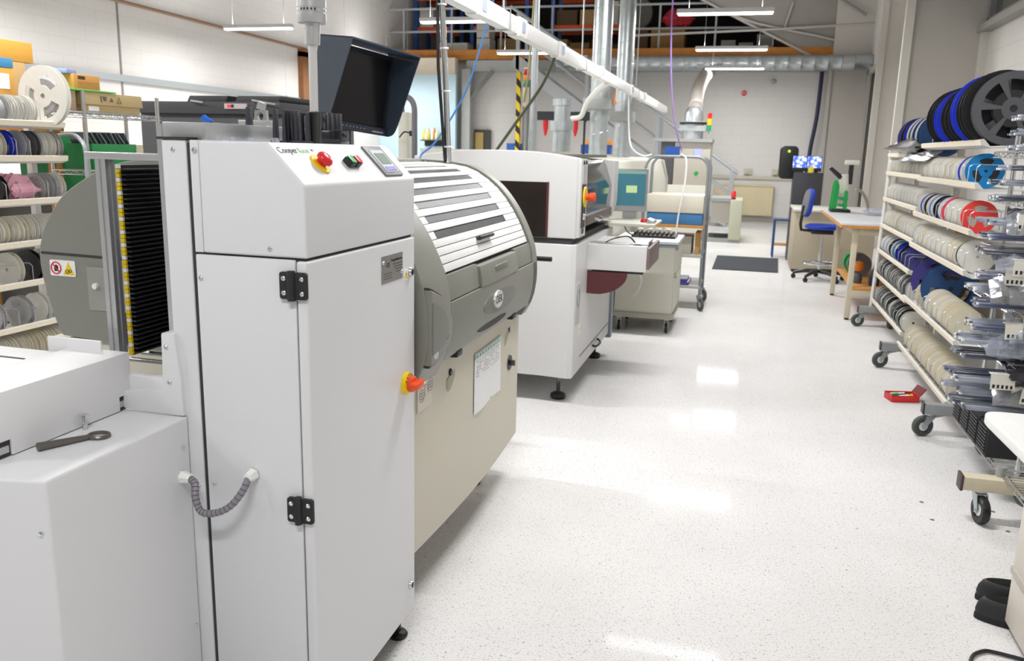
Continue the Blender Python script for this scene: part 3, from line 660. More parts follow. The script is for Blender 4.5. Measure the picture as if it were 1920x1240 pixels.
b.build('gear_symbol', M_black, sg)
b = MB().prism([(x, z) for (x, z) in ((-2.325, 1.164), (-1.90, 1.158), (-1.90, 1.166), (-2.325, 1.172))], 'y', PY0-.002, PY0+.02); b.build('hood_seam', M_gap, PRT)
pp = MB().box((-2.14, PY0-.004, .98), (-1.90, PY0+.01, 1.13)).build('clear_side_panel', mat('clear_panel', '#9a9b95', .15), PRT)
MB().lathe([(0, .012), (.010, .010), (.012, 0)], (-2.105, PY0-.004, 1.065), (0,-1,0), 14).build('panel_knob', M_white, pp)
MB().prism([(-2.06, .87), (-1.9, .87), (-1.9, 1.0), (-2.03, .99), (-2.02, .93)], 'y', PY0-.003, PY0+.01).build('board_opening', M_gap, PRT)
# ------------------------------------------------------------------ hooded monitor on the printer
mn = thing('hooded_monitor', 'large dark blue monitor with a deep glare hood, above the printer', 'monitor', (-1.565, 3.187, 1.612), (R(-5), R(6), R(-20)))
M_hood = mat('hood_slate', '#3f4a59', .45); M_bezel = mat('bezel_navy', '#262b38', .4)
W2, H0, H1 = .185, 0.0, .325
MB().box((-.05, -W2, H0), (0, W2, H1)).build('screen_casing', M_bezel, mn, world=False, bevel=.006)
MB().box((-.0, -.165, .035), (.003, .165, .305)).build('screen', mat('screen_off', '#131013', .25), mn, world=False)
bz = MB().box((-.002, -W2, H0), (.012, W2, .030)).build('lower_bezel', M_bezel, mn, world=False)
text('monitor_lettering', 'BenchMark', .014, mat('lettering_pale', '#b8bcc6', .5), bz, wm(mn) @ V((.0125, .125, .013)), wm(mn).to_3x3() @ V((0,1,0)), wm(mn).to_3x3() @ V((0,0,1))) if False else None
b = MB()
for k in range(9): b.box((.012, -.11+k*.02, .016), (.0128, -.105+k*.02, .0185))
for k in range(8): b.box((.012, .10+k*.008, .010), (.0128, .1055+k*.008, .015))
b.build('bezel_marks', mat('lettering_pale', '#b8bcc6', .5), bz, world=False)
side = [(-.055, .02), (-.03, -.0), (.02, .0)]+[(p.x, p.z) for p in cat_rom([V((.02, 0, 0)), V((.048, 0, .015)), V((.068, 0, .06)), V((.095, 0, .16)), V((.118, 0, .25)), V((.142, 0, H1+.012))], 5)][1:]+[(-.04, H1+.012)]
for s_ in (-1, 1): MB().prism(side, 'y', s_*W2-.002+s_*.004, s_*W2+.002+s_*.004).build('hood_side_panel', M_hood, mn, world=False)
MB().box((-.04, -W2-.006, H1+.008), (.142, W2+.006, H1+.014)).build('hood_top_panel', M_hood, mn, world=False)
MB().cyl((-1.60, 3.2, 1.48), (-1.60, 3.2, 1.66), .02, n=12).build('stand', M_bezel, mn)
# ================================================================== pick and place machine
PP = thing('placement_machine', 'white component placement machine with dark front window and yellow ringed emergency stop', 'machine', (-1.6, 5.6, 0))
Y0, Y1 = 4.92, 6.32
topc = [(p.x, p.z) for p in cat_rom([V((-2.0, 0, 1.505)), V((-1.8, 0, 1.535)), V((-1.6, 0, 1.55)), V((-1.35, 0, 1.552)), V((-1.15, 0, 1.540)), V((-.968, 0, 1.515))], 5)]
ns = MB().prism(topc+[(-.968, 1.04), (-2.0, 1.04)], 'y', Y0, Y0+.10).build('end_hood', M_pp, PP, bevel=.008, seg=3, ang=50)
MB().box((-1.90, Y0-.003, 1.042), (-1.152, Y0+.02, 1.37)).build('end_window', mat('window_brown', '#221a17', .1, coat=.6, var=.6, scale=6), ns)
MB().box((-1.152, Y0-.004, 1.042), (-1.138, Y0+.02, 1.372)).build('red_window_edge', M_maroon, ns)
MB().prism([(-2.0, 1.0), (-.985, 1.0), (-.985, 1.045), (-2.0, 1.045)], 'y', Y0+.01, Y1-.02).build('waist_gap', M_gap, PP)
low = [(-2.0, Y0), (-1.16, Y0), (-.957, Y0-.012), (-.957, Y1), (-2.0, Y1)]
lw = MB().prism([(-2.0, Y0), (-1.15, Y0), (-1.13, Y0-.004), (-.985, Y0-.02), (-.955, Y0-.004), (-.955, Y1), (-2.0, Y1)], 'z', .175, 1.005).build('lower_body', M_pp, PP, bevel=.008, seg=3, ang=25)
fr = MB().box((-1.02, Y0+.015, 1.045), (-.948, Y0+.21, 1.512)).build('front_pillar', M_pp, PP, bevel=.004)
cp = MB().box((-.949, Y0+.055, 1.10), (-.944, Y0+.165, 1.36)).build('control_strip', M_black, fr)
MB().box((-.949, Y0+.055, 1.365), (-.9445, Y0+.165, 1.47)).build('legend_panel', mat('legend_grey', '#c2c3c4', .5), fr)
for y in (Y0+.08, Y0+.15): MB().lathe([(0, .008), (.012, .006), (.013, 0)], (-.948, y, 1.49), (1,0,0), 14).build('round_button', M_black, fr)
e2 = MB().lathe([(0, .008), (.058, .008), (.062, 0)], (-.944, Y0+.125, 1.285), (1,0,0), 28).build('emergency_ring', M_yellow, fr)
MB().lathe([(.02, .0), (.02, .02), (.026, .024), (.027, .05), (.02, .058), (0, .06)], (-.936, Y0+.125, 1.285), (1,0,0), 24).build('emergency_button', M_orange, e2)
MB().lathe([(0, .012), (.016, .01), (.02, 0)], (-.944, Y0+.11, 1.165), (1,0,0), 16).build('key_switch', M_chrome, fr)
MB().box((-.95, Y0+.08, 1.065), (-.9455, Y0+.14, 1.095)).build('nameplate', M_black, fr)
# front window bay
MB().box((-1.75, Y0+.21, 1.045), (-1.08, Y1-.16, 1.10)).build('bay_floor', M_ppcream, PP)
MB().box((-1.75, Y0+.1, 1.05), (-1.7, Y1, 1.5)).build('bay_back', M_black, PP)
cvr = [(-.965, 1.16), (-.955, 1.32), (-1.0, 1.46), (-1.03, 1.505)]
b = MB().prism(cvr+[(-1.045, 1.498), (-1.012, 1.455), (-.967, 1.32), (-.977, 1.16)], 'y', Y0+.215, Y1-.17)
fw = b.build('front_window', mat('front_glass', '#2a2624', .08, coat=.6, trans=.25), PP)
b = MB(); 
for i in range(1, len(cvr)): pass
MB().box((-1.0, Y0+.215, 1.10), (-.945, Y1-.17, 1.165)).build('window_rail', mat('rail_brown', '#665c55', .4), PP, bevel=.01)
MB().tube([(-.95, 5.45, 1.13), (-.915, 5.46, 1.115), (-.915, 5.62, 1.115), (-.95, 5.63, 1.13)], .008, 8).build('window_handle', M_chrome, PP)
MB().box((-1.3, Y0+.1, 1.515), (-1.02, Y1-.05, 1.535)).build('top_cover', mat('top_cover_grey', '#6e6965', .4), PP)
MB().box((-2.0, Y0+.1, 1.5), (-1.3, Y1, 1.55)).build('roof', M_ppcream, PP)
rp = MB().prism([(-1.25, 1.08), (-.965, 1.08), (-.935, 1.2), (-.935, 1.495), (-1.25, 1.515)], 'y', Y1-.165, Y1).build('far_end_hood', M_pp, PP, bevel=.006)
# lower front door, handle, window panel
MB().box((-.957, Y0+.03, .50), (-.9525, Y0+.16, .76)).build('front_label_panel', mat('label_grey', '#c0c0c0', .5), lw, bevel=.001)
q = [V((-.951, Y0+.095+.035*math.cos(2*PI*i/20), .67+.055*math.sin(2*PI*i/20))) for i in range(21)]; MB().tube(q, .003, 5).build('oval_mark', mat('mark_grey', '#8f8f90', .5), lw)
MB().box((-.957, Y0+.22, .262), (-.9535, Y1-.02, .268)).build('door_gap', M_gap, lw)
MB().tube(cat_rom([(-.955, 5.62, .235), (-.93, 5.64, .225), (-.925, 5.78, .225), (-.955, 5.82, .24)], 5), .008, 8).build('drawer_handle', M_black, lw)
warn_tri(lw, -.955, Y0+.19, .455, .05)
# conveyor table sticking out toward the aisle
cvt = MB().box((-.97, 5.29, .812), (-.578, 5.36, .975)).box((-.96, 5.36, .95), (-.61, 5.95, .968)).box((-.96, 5.88, .815), (-.595, 5.95, .95)).build('feeder_table', M_pp, PP, bevel=.003)
MB().box((-.96, 5.36, .972), (-.58, 5.42, .985)).box((-.90, 5.33, .968), (-.70, 5.37, .982)).build('table_rail', M_alu, cvt, bevel=.002)
MB().box((-.579, 5.30, .83), (-.560, 5.90, .965)).build('table_end_plate', mat('end_brown', '#7a6a66', .5), cvt, bevel=.003)
MB().box((-.67, 5.36, .968), (-.62, 5.44, .980)).build('yellow_marker', M_yellow, cvt)
sem = [(-.955, .80)]+[(-.70, .80)]+[(p.x, p.z) for p in cat_rom([V((-.695, 0, .80)), V((-.71, 0, .74)), V((-.77, 0, .685)), V((-.86, 0, .655)), V((-.955, 0, .655))], 6)]
MB().prism(sem, 'y', 5.30, 5.33).build('maroon_guard', M_maroon, PP)
MB().box((-.93, 5.31, .795), (-.60, 5.88, .818)).build('table_bracket', M_gap, PP)
for (x, y) in ((-1.067, 5.06), (-1.04, 6.22), (-1.9, 5.06), (-1.9, 6.22)):
    MB().lathe([(0, 0), (.045, 0), (.05, .012), (.048, .03), (.03, .04), (.013, .045), (.012, .19)], (x, y, 0), n=20).build('levelling_foot', M_black, PP)
    MB().cyl((x, y, .045), (x, y, .19), .0125, n=12).build('foot_stem', M_chrome, PP)
MB().box((-1.03, 6.325, .14), (-.935, 6.40, .78)).build('end_leg', mat('bluegrey', '#8f9aa3', .5), PP, bevel=.01)
# ------------------------------------------------------------------ reflow oven behind it
ov = thing('reflow_oven', 'long cream reflow oven behind the placement machine, carrying the galvanised flue ducts', 'machine', (-2.0, 9.7, 0))
prof = [(-2.3, .0), (-1.13, .0), (-1.13, 1.2), (-1.2, 1.47), (-1.5, 1.5), (-2.3, 1.5)]
MB().prism(prof, 'y', 7.0, 12.6).build('casing', M_ppcream, ov, bevel=.01)
MB().box((-2.3, 6.46, .0), (-1.13, 7.0, 1.505)).build('infeed_casing', M_ppcream, ov, bevel=.01)
def duct(x, y, z0, z1, r, name, par):
    b = MB().cyl((x, y, z0), (x, y, z1), r, n=24)
    o = b.build(name, M_galv, par)
    b = MB(); n = int((z1-z0)/.14)
    H = [V((x+(r+.001)*math.cos(t*.5), y+(r+.001)*math.sin(t*.5), z0+.14*t*.5/(2*PI))) for t in range(int((z1-z0)/.14*2*PI/.5))]
    b.tube(H, .003, 4); b.build('spiral_seam', M_galv, o)
    return o
fd = thing('flue_duct', 'left thicker galvanised spiral flue duct with orange damper handle above the oven', 'duct', (-1.565, 9.0, 1.5), group='flue ducts on the oven')
dd = duct(-1.565, 9.0, 1.5, 4.4, .098, 'spiral_pipe', fd); MB().box((-1.72, 8.86, 1.99), (-1.42, 9.14, 2.10)).build('flue_damper', M_steelgrey, dd, bevel=.01)
MB().lathe([(0, .03), (.016, .025), (.018, 0)], (-1.41, 8.95, 2.06), (1,-.3,0), 10).box((-1.41, 8.93, 2.05), (-1.395, 8.96, 2.16)).build('damper_handle', mat('handle_orange', '#e98a3a', .5), dd)
fd = thing('flue_duct', 'right thinner galvanised spiral flue duct rising from the oven', 'duct', (-1.55, 10.6, 1.5), group='flue ducts on the oven')
dd = duct(-1.55, 10.6, 1.5, 4.4, .10, 'spiral_pipe', fd); MB().box((-1.69, 10.46, 1.93), (-1.41, 10.74, 2.05)).build('flue_damper', M_steelgrey, dd, bevel=.01)
b = MB().cyl((-2.05, 9.4, 1.5), (-2.05, 9.4, 1.78), .10, n=20).cyl((-2.05, 9.4, 1.78), (-2.05, 9.4, 1.88), .13, n=20).cyl((-2.05, 9.4, 1.88), (-2.05, 9.4, 2.05), .09, n=20).cyl((-2.05, 9.4, 2.05), (-2.05, 9.4, 2.12), .11, n=20); b.build('blower_stub', M_galv, ov, ang=30)
# white flexible hose from trunking to stub
# machine signal tower
st = thing('signal_tower', 'red amber green signal tower on a steel pole behind the placement machine', 'lamp', (-1.80, 6.2, 1.55))
q = ray_pt(985, 235, Y=6.2); sx_, sy_ = q.x, 6.2
zt = lambda py: ray_pt(985, py, Y=6.2).z
MB().cyl((sx_, sy_, 1.52), (sx_, sy_, zt(200)), .009, n=12).build('pole', M_steelgrey, st)
segs = [('base', '#d8cfb4', 200, 164), ('green_lens', '#0b8a5a', 162, 151), ('amber_lens', '#f08a10', 151, 141), ('red_lens', '#b51220', 141, 130), ('cap', '#d8cfb4', 130, 127)]
for n_, c_, p0, p1 in segs: MB().lathe([(0, zt(p0)), (.021, zt(p0)), (.022, zt(p0)+.003), (.022, zt(p1)-.002), (.021, zt(p1)), (0, zt(p1))], (sx_, sy_, 0), n=20).build(n_, mat('tower_'+n_, c_, .3), st)
# lit monitor on a bracket with keyboard shelf
mo = thing('flat_monitor', 'silver framed monitor with teal screen mounted at the placement machine end', 'monitor', (-.87, 6.6, 1.05), (R(0), 0, R(18)))
q = wm(mo).inverted()
MB().box((-.13, 0, .055), (.13, .03, .385)).build('casing', mat('silver_casing', '#a8a9ac', .35, .3), mo, world=False, bevel=.006)
MB().box((-.112, -.002, .10), (.112, .002, .365)).build('screen', mat('teal_screen', '#3f7484', .3, emit='#2f6272', estr=.45, var=.03), mo, world=False)
MB().box((-.112, -.003, .345), (.112, .0, .365)).build('title_bar', mat('teal_light', '#7fa89a', .4, emit='#6f9d90', estr=.35), mo, world=False)
MB().box((-.04, -.003, .20), (.045, .0, .255)).build('dialog_box', mat('dialog_green', '#b6cf9a', .4, emit='#a6c48b', estr=.5), mo, world=False)
MB().box((-.05, .01, 0), (.05, .06, .06)).build('neck', MATS['silver_casing'], mo, world=False, bevel=.004)
MB().box((-.02, .03, .1), (.02, .28, .16)).build('bracket', M_steelgrey, mo, world=False)
kb = MB().box((-1.05, 6.10, 1.03), (-.62, 6.62, 1.05)); solo(kb, 'keyboard_shelf', M_ppcream, 'cream keyboard shelf in front of the teal monitor', 'shelf', bevel=.004)
ms = thing('computer_mouse', 'silver and red mouse on the right end of the keyboard shelf', 'mouse', (-.70, 6.3, 1.05))
MB().lathe([(0, .03), (.02, .026), (.03, .012), (.03, 0)], (-.72, 6.3, 1.05), n=16).build('red_ball', M_red, ms); MB().prism([(-.70, 1.05), (-.63, 1.05), (-.64, 1.07), (-.69, 1.085)], 'y', 6.22, 6.36).build('body', M_alu, ms, bevel=.008)
# pedestal cabinet on casters
pc = thing('wheeled_cabinet', 'cream two door cabinet on casters with a pale blue edged white top', 'cabinet', (-.8, 7.6, 0))
MB().box((-1.06, 7.3, .17), (-.555, 7.98, .785)).build('body', M_ppcream, pc, bevel=.005)
MB().box((-1.09, 7.27, .788), (-.53, 8.0, .815)).build('top', mat('top_white', '#dfe2ea', .4), pc, bevel=.004)
MB().box((-1.1, 7.268, .780), (-.528, 7.28, .792)).build('top_edge', mat('edge_blue', '#5f7d94', .5), pc)
for z0_, z1_ in ((.20, .53), (.54, .77)):
    d_ = MB().box((-.557, 7.32, z0_), (-.54, 7.95, z1_)).build('door', M_ppcream, pc, bevel=.003)
    MB().box((-.56, 7.315, z1_-.03), (-.53, 7.36, z1_-.01)).build('handle', M_steelgrey, d_)
MB().box((-1.07, 7.28, .13), (-.54, 7.99, .172)).build('plinth', mat('plinth_grey', '#a8a498', .5), pc, bevel=.004)
def caster(par, x, y, r, ztop, w=.03, ang=0, offs=.03, mw=None, brake=False):
    """swivel caster: fork (part) carrying its wheel (sub-part)"""
    ca, sa = math.cos(ang), math.sin(ang); wx, wy = x+offs*ca, y+offs*sa
    b = MB(); b.T = Matrix.Translation((x, y, 0)) @ Matrix.Rotation(ang, 4, 'Z')
    b.lathe([(0, ztop), (.032, ztop), (.032, ztop-.006), (.022, ztop-.012), (.02, ztop-.022)], (0,0,0), n=16)
    for s_ in (-1, 1):
        yy = s_*(w/2+.005)
        b.prism([(-.026, ztop-.016), (.028, ztop-.016), (offs+.016, r+.004), (offs+.010, r-.014), (offs-.010, r-.014), (offs-.016, r+.004)], 'y', yy-.0016, yy+.0016)
    b.box((-.026, -w/2-.006, ztop-.019), (.028, w/2+.006, ztop-.013))
    b.cyl((offs, -w/2-.010, r), (offs, w/2+.010, r), .006, n=8)
    if brake: b.prism([(-.03, ztop-.012), (-.085, ztop-.004), (-.088, ztop-.010), (-.03, ztop-.022)], 'y', -.018, .018)
    f = b.build('caster_fork', M_galv, par)
    b = MB(); b.T = Matrix.Translation((x, y, 0)) @ Matrix.Rotation(ang, 4, 'Z')
    b.lathe([(0, -w*.35), (r*.42, -w*.35), (r*.46, -w*.28), (r*.62, -w*.35), (r*.66, -w*.5), (r*.93, -w*.5), (r, -w*.28), (r, w*.28), (r*.93, w*.5), (r*.66, w*.5), (r*.62, w*.35), (r*.46, w*.28), (r*.42, w*.35), (0, w*.35)], (offs, 0, r), (0, 1, 0), 28)
    wl = b.build('wheel', mw or M_rubber, f)
    b = MB(); b.T = Matrix.Translation((x, y, 0)) @ Matrix.Rotation(ang, 4, 'Z')
    b.cyl((offs, -w*.37, r), (offs, w*.37, r), r*.44, n=20); b.build('wheel_hub', M_white, f)
    return f
for (x, y) in ((-1.02, 7.36), (-.60, 7.36), (-1.02, 7.92), (-.60, 7.92)): caster(pc, x, y, .045, .135, .022, R(-80), .02, M_black)
b = MB()
for k in range(9): b.box((-.95+k*.04, 7.55, .815), (-.935+k*.04, 7.80, .86))
b.box((-.97, 7.53, .815), (-.58, 7.84, .835))
solo(b, 'feeder_tray', M_black, 'black feeder tray on the wheeled cabinet top', 'tray')
for k in range(4):
    b = MB().lathe([(0, 0), (.026, 0), (.028, .003), (.028, .05), (.02, .056), (0, .056)], (-.93+k*.085, 7.90, .815), n=16)
    solo(b, 'small_jar', mat('jar_white', '#d8cdb8', .4), 'small pale jar in the row behind the black feeder tray', 'jar', 'jars on the wheeled cabinet')
# tall tubular trolley with a cream and blue instrument
tr = thing('tubular_trolley', 'grey tubular steel trolley with arched ends carrying a cream and blue box', 'trolley', (-.68, 8.85, 0))
M_tub = mat('trolley_grey', '#8a8f92', .4, .3)
def arch(x0_, y, x1_, ztop, zb, rr): 
    return [V((x0_, y, zb)), V((x0_, y, ztop-rr))]+[V((x0_+rr-rr*math.cos(R(a)), y, ztop-rr+rr*math.sin(R(a)))) for a in range(15, 90, 15)]+[V((x0_+rr, y, ztop)), V((x1_-rr, y, ztop))]+[V((x1_-rr+rr*math.sin(R(a)), y, ztop-rr+rr*math.cos(R(a)))) for a in range(15, 90, 15)]+[V((x1_, y, ztop-rr)), V((x1_, y, zb))]
MB().tube(arch(-1.0, 8.6, -.385, 1.53, .14, .12), .0145, 10).build('arched_end', M_tub, tr)
MB().tube(arch(-1.0, 9.2, -.385, 1.53, .14, .12), .0145, 10).build('arched_end', M_tub, tr)
for z, m_, n_ in ((.845, M_wood, 'shelf'), (.235, mat('shelf_grey', '#a8a8a4', .5), 'shelf'), (.55, MATS['shelf_grey'], 'shelf')): MB().box((-1.0, 8.58, z-.015), (-.385, 9.22, z+.01)).build(n_, m_, tr, bevel=.003)
for (x, y) in ((-.385, 8.6), (-.385, 9.2), (-1.0, 8.6), (-1.0, 9.2)): caster(tr, x, y, .065, .15, .028, R(-65), .045)
ins = thing('bench_oven', 'cream and blue boxy instrument on the trolley upper shelf', 'instrument', (-.7, 8.9, .855))
MB().box((-.975, 8.62, .975), (-.405, 9.18, 1.15)).build('upper_case', mat('instr_cream', '#d4cfc0', .5), ins, bevel=.006)
MB().box((-.965, 8.63, .857), (-.41, 9.17, .972)).build('lower_case', mat('instr_blue', '#3f7ab0', .45), ins, bevel=.004)
MB().box((-.412, 8.75, .91), (-.402, 8.80, .95)).build('side_switch', M_black, ins)
b = MB().box((-.95, 8.65, .561), (-.5, 9.1, .74)); solo(b, 'computer_case', mat('pc_grey', '#b3aea2', .5), 'grey beige computer case on the trolley middle shelf', 'computer', bevel=.006)
b = MB().box((-.85, 8.62, .245), (-.5, 9.0, .275)).box((-.83, 8.64, .275), (-.52, 8.98, .30)); solo(b, 'folder_stack', M_purple, 'dark purple folders lying on the trolley bottom shelf', 'folder', bevel=.003)
b = MB().box((-.47, 8.66, .561), (-.42, 9.0, .78)); solo(b, 'cardboard_box', M_card, 'brown cardboard box at the right edge of the trolley under the blue case', 'box', bevel=.003)
# ================================================================== overhead trunking, hangers and cables
TX, TZ = -1.35, 2.24
tk = thing('power_trunking', 'long white overhead power trunking with grey socket boxes running above the machines', 'trunking', (TX, 8, TZ))
MB().box((TX-.03, 2.6, TZ-.045), (TX+.03, 13.8, TZ+.045)).build('channel', mat('trunk_white', '#ececec', .4), tk, bevel=.004)
for y in (3.35, 4.12, 4.87, 5.95, 7.6, 9.6, 10.8):
    sk = MB().box((TX-.031, y-.08, TZ-.055), (TX+.045, y+.08, TZ+.05)).build('socket_box', M_white, tk, bevel=.006)
    MB().prism([(y+p[0], TZ+p[1]) for p in rrect(.07, .06, .012)], 'x', TX+.045, TX+.048).build('socket_face', mat('socket_blue', '#9aa5c6', .4), sk)
for y in (2.9, 4.6, 6.85, 10.2):
    MB().tube([(TX, y, TZ+.05), (TX, y, 6.2)], .006, 5).build('hanger_rod', M_galv, tk)
    MB().tube([(TX-.04, y, TZ-.05), (TX-.04, y, TZ+.06), (TX+.04, y, TZ+.06), (TX+.04, y, TZ-.05), (TX-.04, y, TZ-.05)], .005, 5).build('hanger_clip', M_galv, tk)
b = MB().cyl((-1.305, 3.62, 1.49), (-1.335, 3.60, TZ-.04), .013, n=14); dp = solo(b, 'drop_pole', M_chrome, 'chrome drop pole with black cable rising from the printer top to the trunking', 'pole')
MB().tube([(-1.318, 3.61, 1.49), (-1.346, 3.59, 1.9), (-1.352, 3.59, TZ-.02)], .008, 6).build('cable', M_black, dp)
for z in (1.56, 1.80, 1.98, 2.16):
    t = (z-1.49)/(TZ-.04-1.49); MB().lathe([(.012, -.003), (.0225, -.003), (.0225, .003), (.012, .003)], (-1.305-.034*t, 3.62-.02*t, z), (-.04, -.03, 1), 12).build('cable_tie', M_white, dp)
def cable(pts, r, m, label, name='cable', n=8, group=None):
    P = cat_rom([V(p) for p in pts], n); b = MB().tube(P, r, 6); return solo(b, name, m, label, 'cable', group)
cable([ray_pt(*a) for a in ((885, 0, None, 5.6), (860, 170, None, 5.2), (810, 265, None, 4.6), (790, 292, None, 4.3))] if False else
      [tuple(ray_pt(px_, py_, Y=yy_)) for px_, py_, yy_ in ((935, -60, 5.3), (925, 0, 5.25), (903, 80, 5.2), (878, 160, 5.1), (850, 215, 5.0), (815, 268, 4.85), (792, 288, 4.75), (787, 300, 4.7))], .006, mat('cable_blue', '#3f7fc4', .4), 'thin blue cable hanging down behind the chrome pole')
cable([(-1.35, 5.9, TZ-.04), (-1.47, 6.0, 2.0), (-1.70, 6.1, 1.72), (-1.86, 6.15, 1.52)], .012, mat('cable_olive', '#4e5240', .5), 'dark olive cable slanting from a trunking socket down to the placement machine')
cable([(-1.40, 5.5, 4.2), (-1.5, 5.9, 3.0), (-1.56, 6.0, 2.2), (-1.62, 6.1, 1.9)], .009, mat('cable_khaki', '#a8a37c', .5), 'khaki cord hanging from the roof behind the trunking')
gp = MB().cyl((-1.80, 7.1, 1.5), (-1.80, 7.1, 4.6), .028, n=12).cyl((-1.80, 7.1, 1.5), (-1.80, 7.1, 1.95), .04, .03, n=12); solo(gp, 'support_pole', M_galv, 'galvanised support pole rising behind the signal tower to the roof', 'pole')
hose = [(-1.35, 8.1, TZ-.05), (-1.45, 8.3, 2.16), (-1.62, 8.6, 2.05), (-1.74, 8.9, 1.92), (-1.86, 9.0, 1.90)]
P = cat_rom([V(p) for p in hose], 14); b = MB(); b.tube(P, [.022+.006*(i % 2) for i in range(len(P))], 10); solo(b, 'flexible_hose', mat('hose_white', '#e6e6e2', .5), 'white ribbed flexible hose running from the trunking to the oven fitting', 'hose')
cable([(-1.35, 9.6, TZ-.05), (-1.33, 9.6, 1.85), (-1.25, 9.3, 1.62), (-1.05, 8.7, 1.53), (-.95, 8.6, 1.545)], .009, mat('cable_white', '#e4e4e2', .5), 'white cable dropping from the trunking to the trolley arch')
cable([(-.66, 8.59, 1.55), (-.60, 8.56, 1.50), (-.60, 8.54, 1.25), (-.64, 8.52, .95), (-.66, 8.50, .60), (-.70, 8.45, .40), (-.78, 8.1, .30)], .009, MATS['cable_white'], 'white cable draped over the front trolley arch and hanging down to the cabinet')
cable([(-1.12, 12.0, 5.0), (-1.17, 12.1, 3.4), (-1.1, 12.3, 2.2), (-.95, 12.5, 1.6)], .010, mat('cable_violet', '#8d6fb0', .5), 'violet cable hanging down right of the flue ducts')
cable([(-.85, 5.33, .988), (-.80, 5.40, 1.01), (-.72, 5.45, 1.02), (-.67, 5.46, .973)], .005, M_black, 'short black cable looped on the feeder table')
cable([(-.92, 6.60, 1.028), (-.90, 6.75, .93), (-.84, 7.0, .87), (-.86, 7.30, .822), (-.85, 7.42, .820)], .005, M_black, 'black monitor cable hanging under the teal monitor')
cable([(-.70, 5.6, .80), (-.66, 5.8, .70), (-.72, 6.1, .55), (-.80, 6.5, .45)], .004, MATS['cable_white'], 'thin white tube curling under the feeder table')
# ================================================================== reels
FLM, TPM = {}, {}
def flange_mesh(Rr, kind, m):
    key = (Rr, kind, m.name)
    if key in FLM: return FLM[key]
    b = MB(); t = .0016 if Rr < .12 else .0025
    na = 48 if kind != 'solid' else 32
    if kind == 'solid': rs = [.10*Rr, .34*Rr, Rr]; keep = lambda i, a: True
    elif kind == 'spoke3': rs = [.09*Rr, .36*Rr, .72*Rr, Rr]; keep = lambda i, a: i != 1 or (a % 16) < 7
    elif kind == 'spoke6': rs = [.10*Rr, .30*Rr, .80*Rr, Rr]; keep = lambda i, a: i != 1 or (a % 8) < 2
    else: rs = [.12*Rr, .26*Rr, .80*Rr, Rr]; keep = lambda i, a: i != 1 or (a % 12) < 4
    vs = {}
    def gv(i, a, s):
        k = (i, a % na, s)
        if k not in vs: an = 2*PI*(a % na)/na; vs[k] = b.v((rs[i]*math.cos(an), s*t/2, rs[i]*math.sin(an)))
        return vs[k]
    for i in range(len(rs)-1):
        for a in range(na):
            if not keep(i, a): continue
            for s in (-1, 1): b.f([gv(i, a, s), gv(i+1, a, s), gv(i+1, a+1, s), gv(i, a+1, s)])
            if i == 0 or not keep(i-1, a): b.f([gv(i, a, -1), gv(i, a, 1), gv(i, a+1, 1), gv(i, a+1, -1)])
            if i == len(rs)-2 or not keep(i+1, a): b.f([gv(i+1, a, -1), gv(i+1, a, 1), gv(i+1, a+1, 1), gv(i+1, a+1, -1)])
            if not keep(i, (a-1) % na): b.f([gv(i, a, -1), gv(i, a, 1), gv(i+1, a, 1), gv(i+1, a, -1)])
            if not keep(i, (a+1) % na): b.f([gv(i, a+1, -1), gv(i, a+1, 1), gv(i+1, a+1, 1), gv(i+1, a+1, -1)])
    FLM[key] = b.mesh('flange', m); return FLM[key]
def tape_mesh(rt, w, m):
    key = (rt, w, m.name)
    if key in TPM: return TPM[key]
    b = MB().lathe([(0, -w/2), (rt, -w/2), (rt, w/2), (0, w/2)], (0,0,0), (0,1,0), 28); TPM[key] = b.mesh('carrier_tape', m); return TPM[key]
M_rw = mat('reel_white', '#e2e0d9', .45); M_rc = mat('reel_cream', '#dbd3bd', .5); M_rclr = mat('reel_clear', '#c9cacb', .25, trans=.35, var=.03)
M_rk = mat('reel_black', '#1b1b1e', .4); M_rb = mat('reel_blue', '#1f35c6', .4); M_rlb = mat('reel_light_blue', '#4f86c8', .4); M_rn = mat('reel_navy', '#25497c', .4)
M_rr = mat('reel_red', '#f0453f', .4); M_rp = mat('reel_pink', '#f0496c', .45); M_rv = mat('reel_violet', '#443f88', .45); M_rcy = mat('reel_cyan', '#1486cc', .35); M_rg = mat('reel_grey', '#5a5a5e', .45)
M_tw = mat('tape_white_shaded', '#b3b0a8', .6); M_tc = mat('tape_cream', '#b5aa8e', .6); M_tk = mat('tape_black', '#2a2a2d', .6); M_tg = mat('tape_grey', '#9d9d9c', .5)  # groove shade between flanges put into the darkened white tape colour
def reel(x, y, z, Rr, w, mf, mt, label, group=None, kind='solid', rt=None, tilt=0.0, spin=0.0):
    """z = height of the surface it stands on"""
    t = thing('component_reel', label, 'reel', (x, y, z), (tilt, 0, rnd.uniform(-.02, .02)), group)
    fl = flange_mesh(Rr, kind, mf)
    for s in (-1, 1):
        o = link('flange', fl, t); o.location = (0, s*(w/2-.001), Rr); o.rotation_euler = (0, spin+s*.1, 0)
    o = link('carrier_tape', tape_mesh(rt or round(Rr*.80, 4), round(w-.004, 4), mt), t); o.location = (0, 0, Rr)
    return t
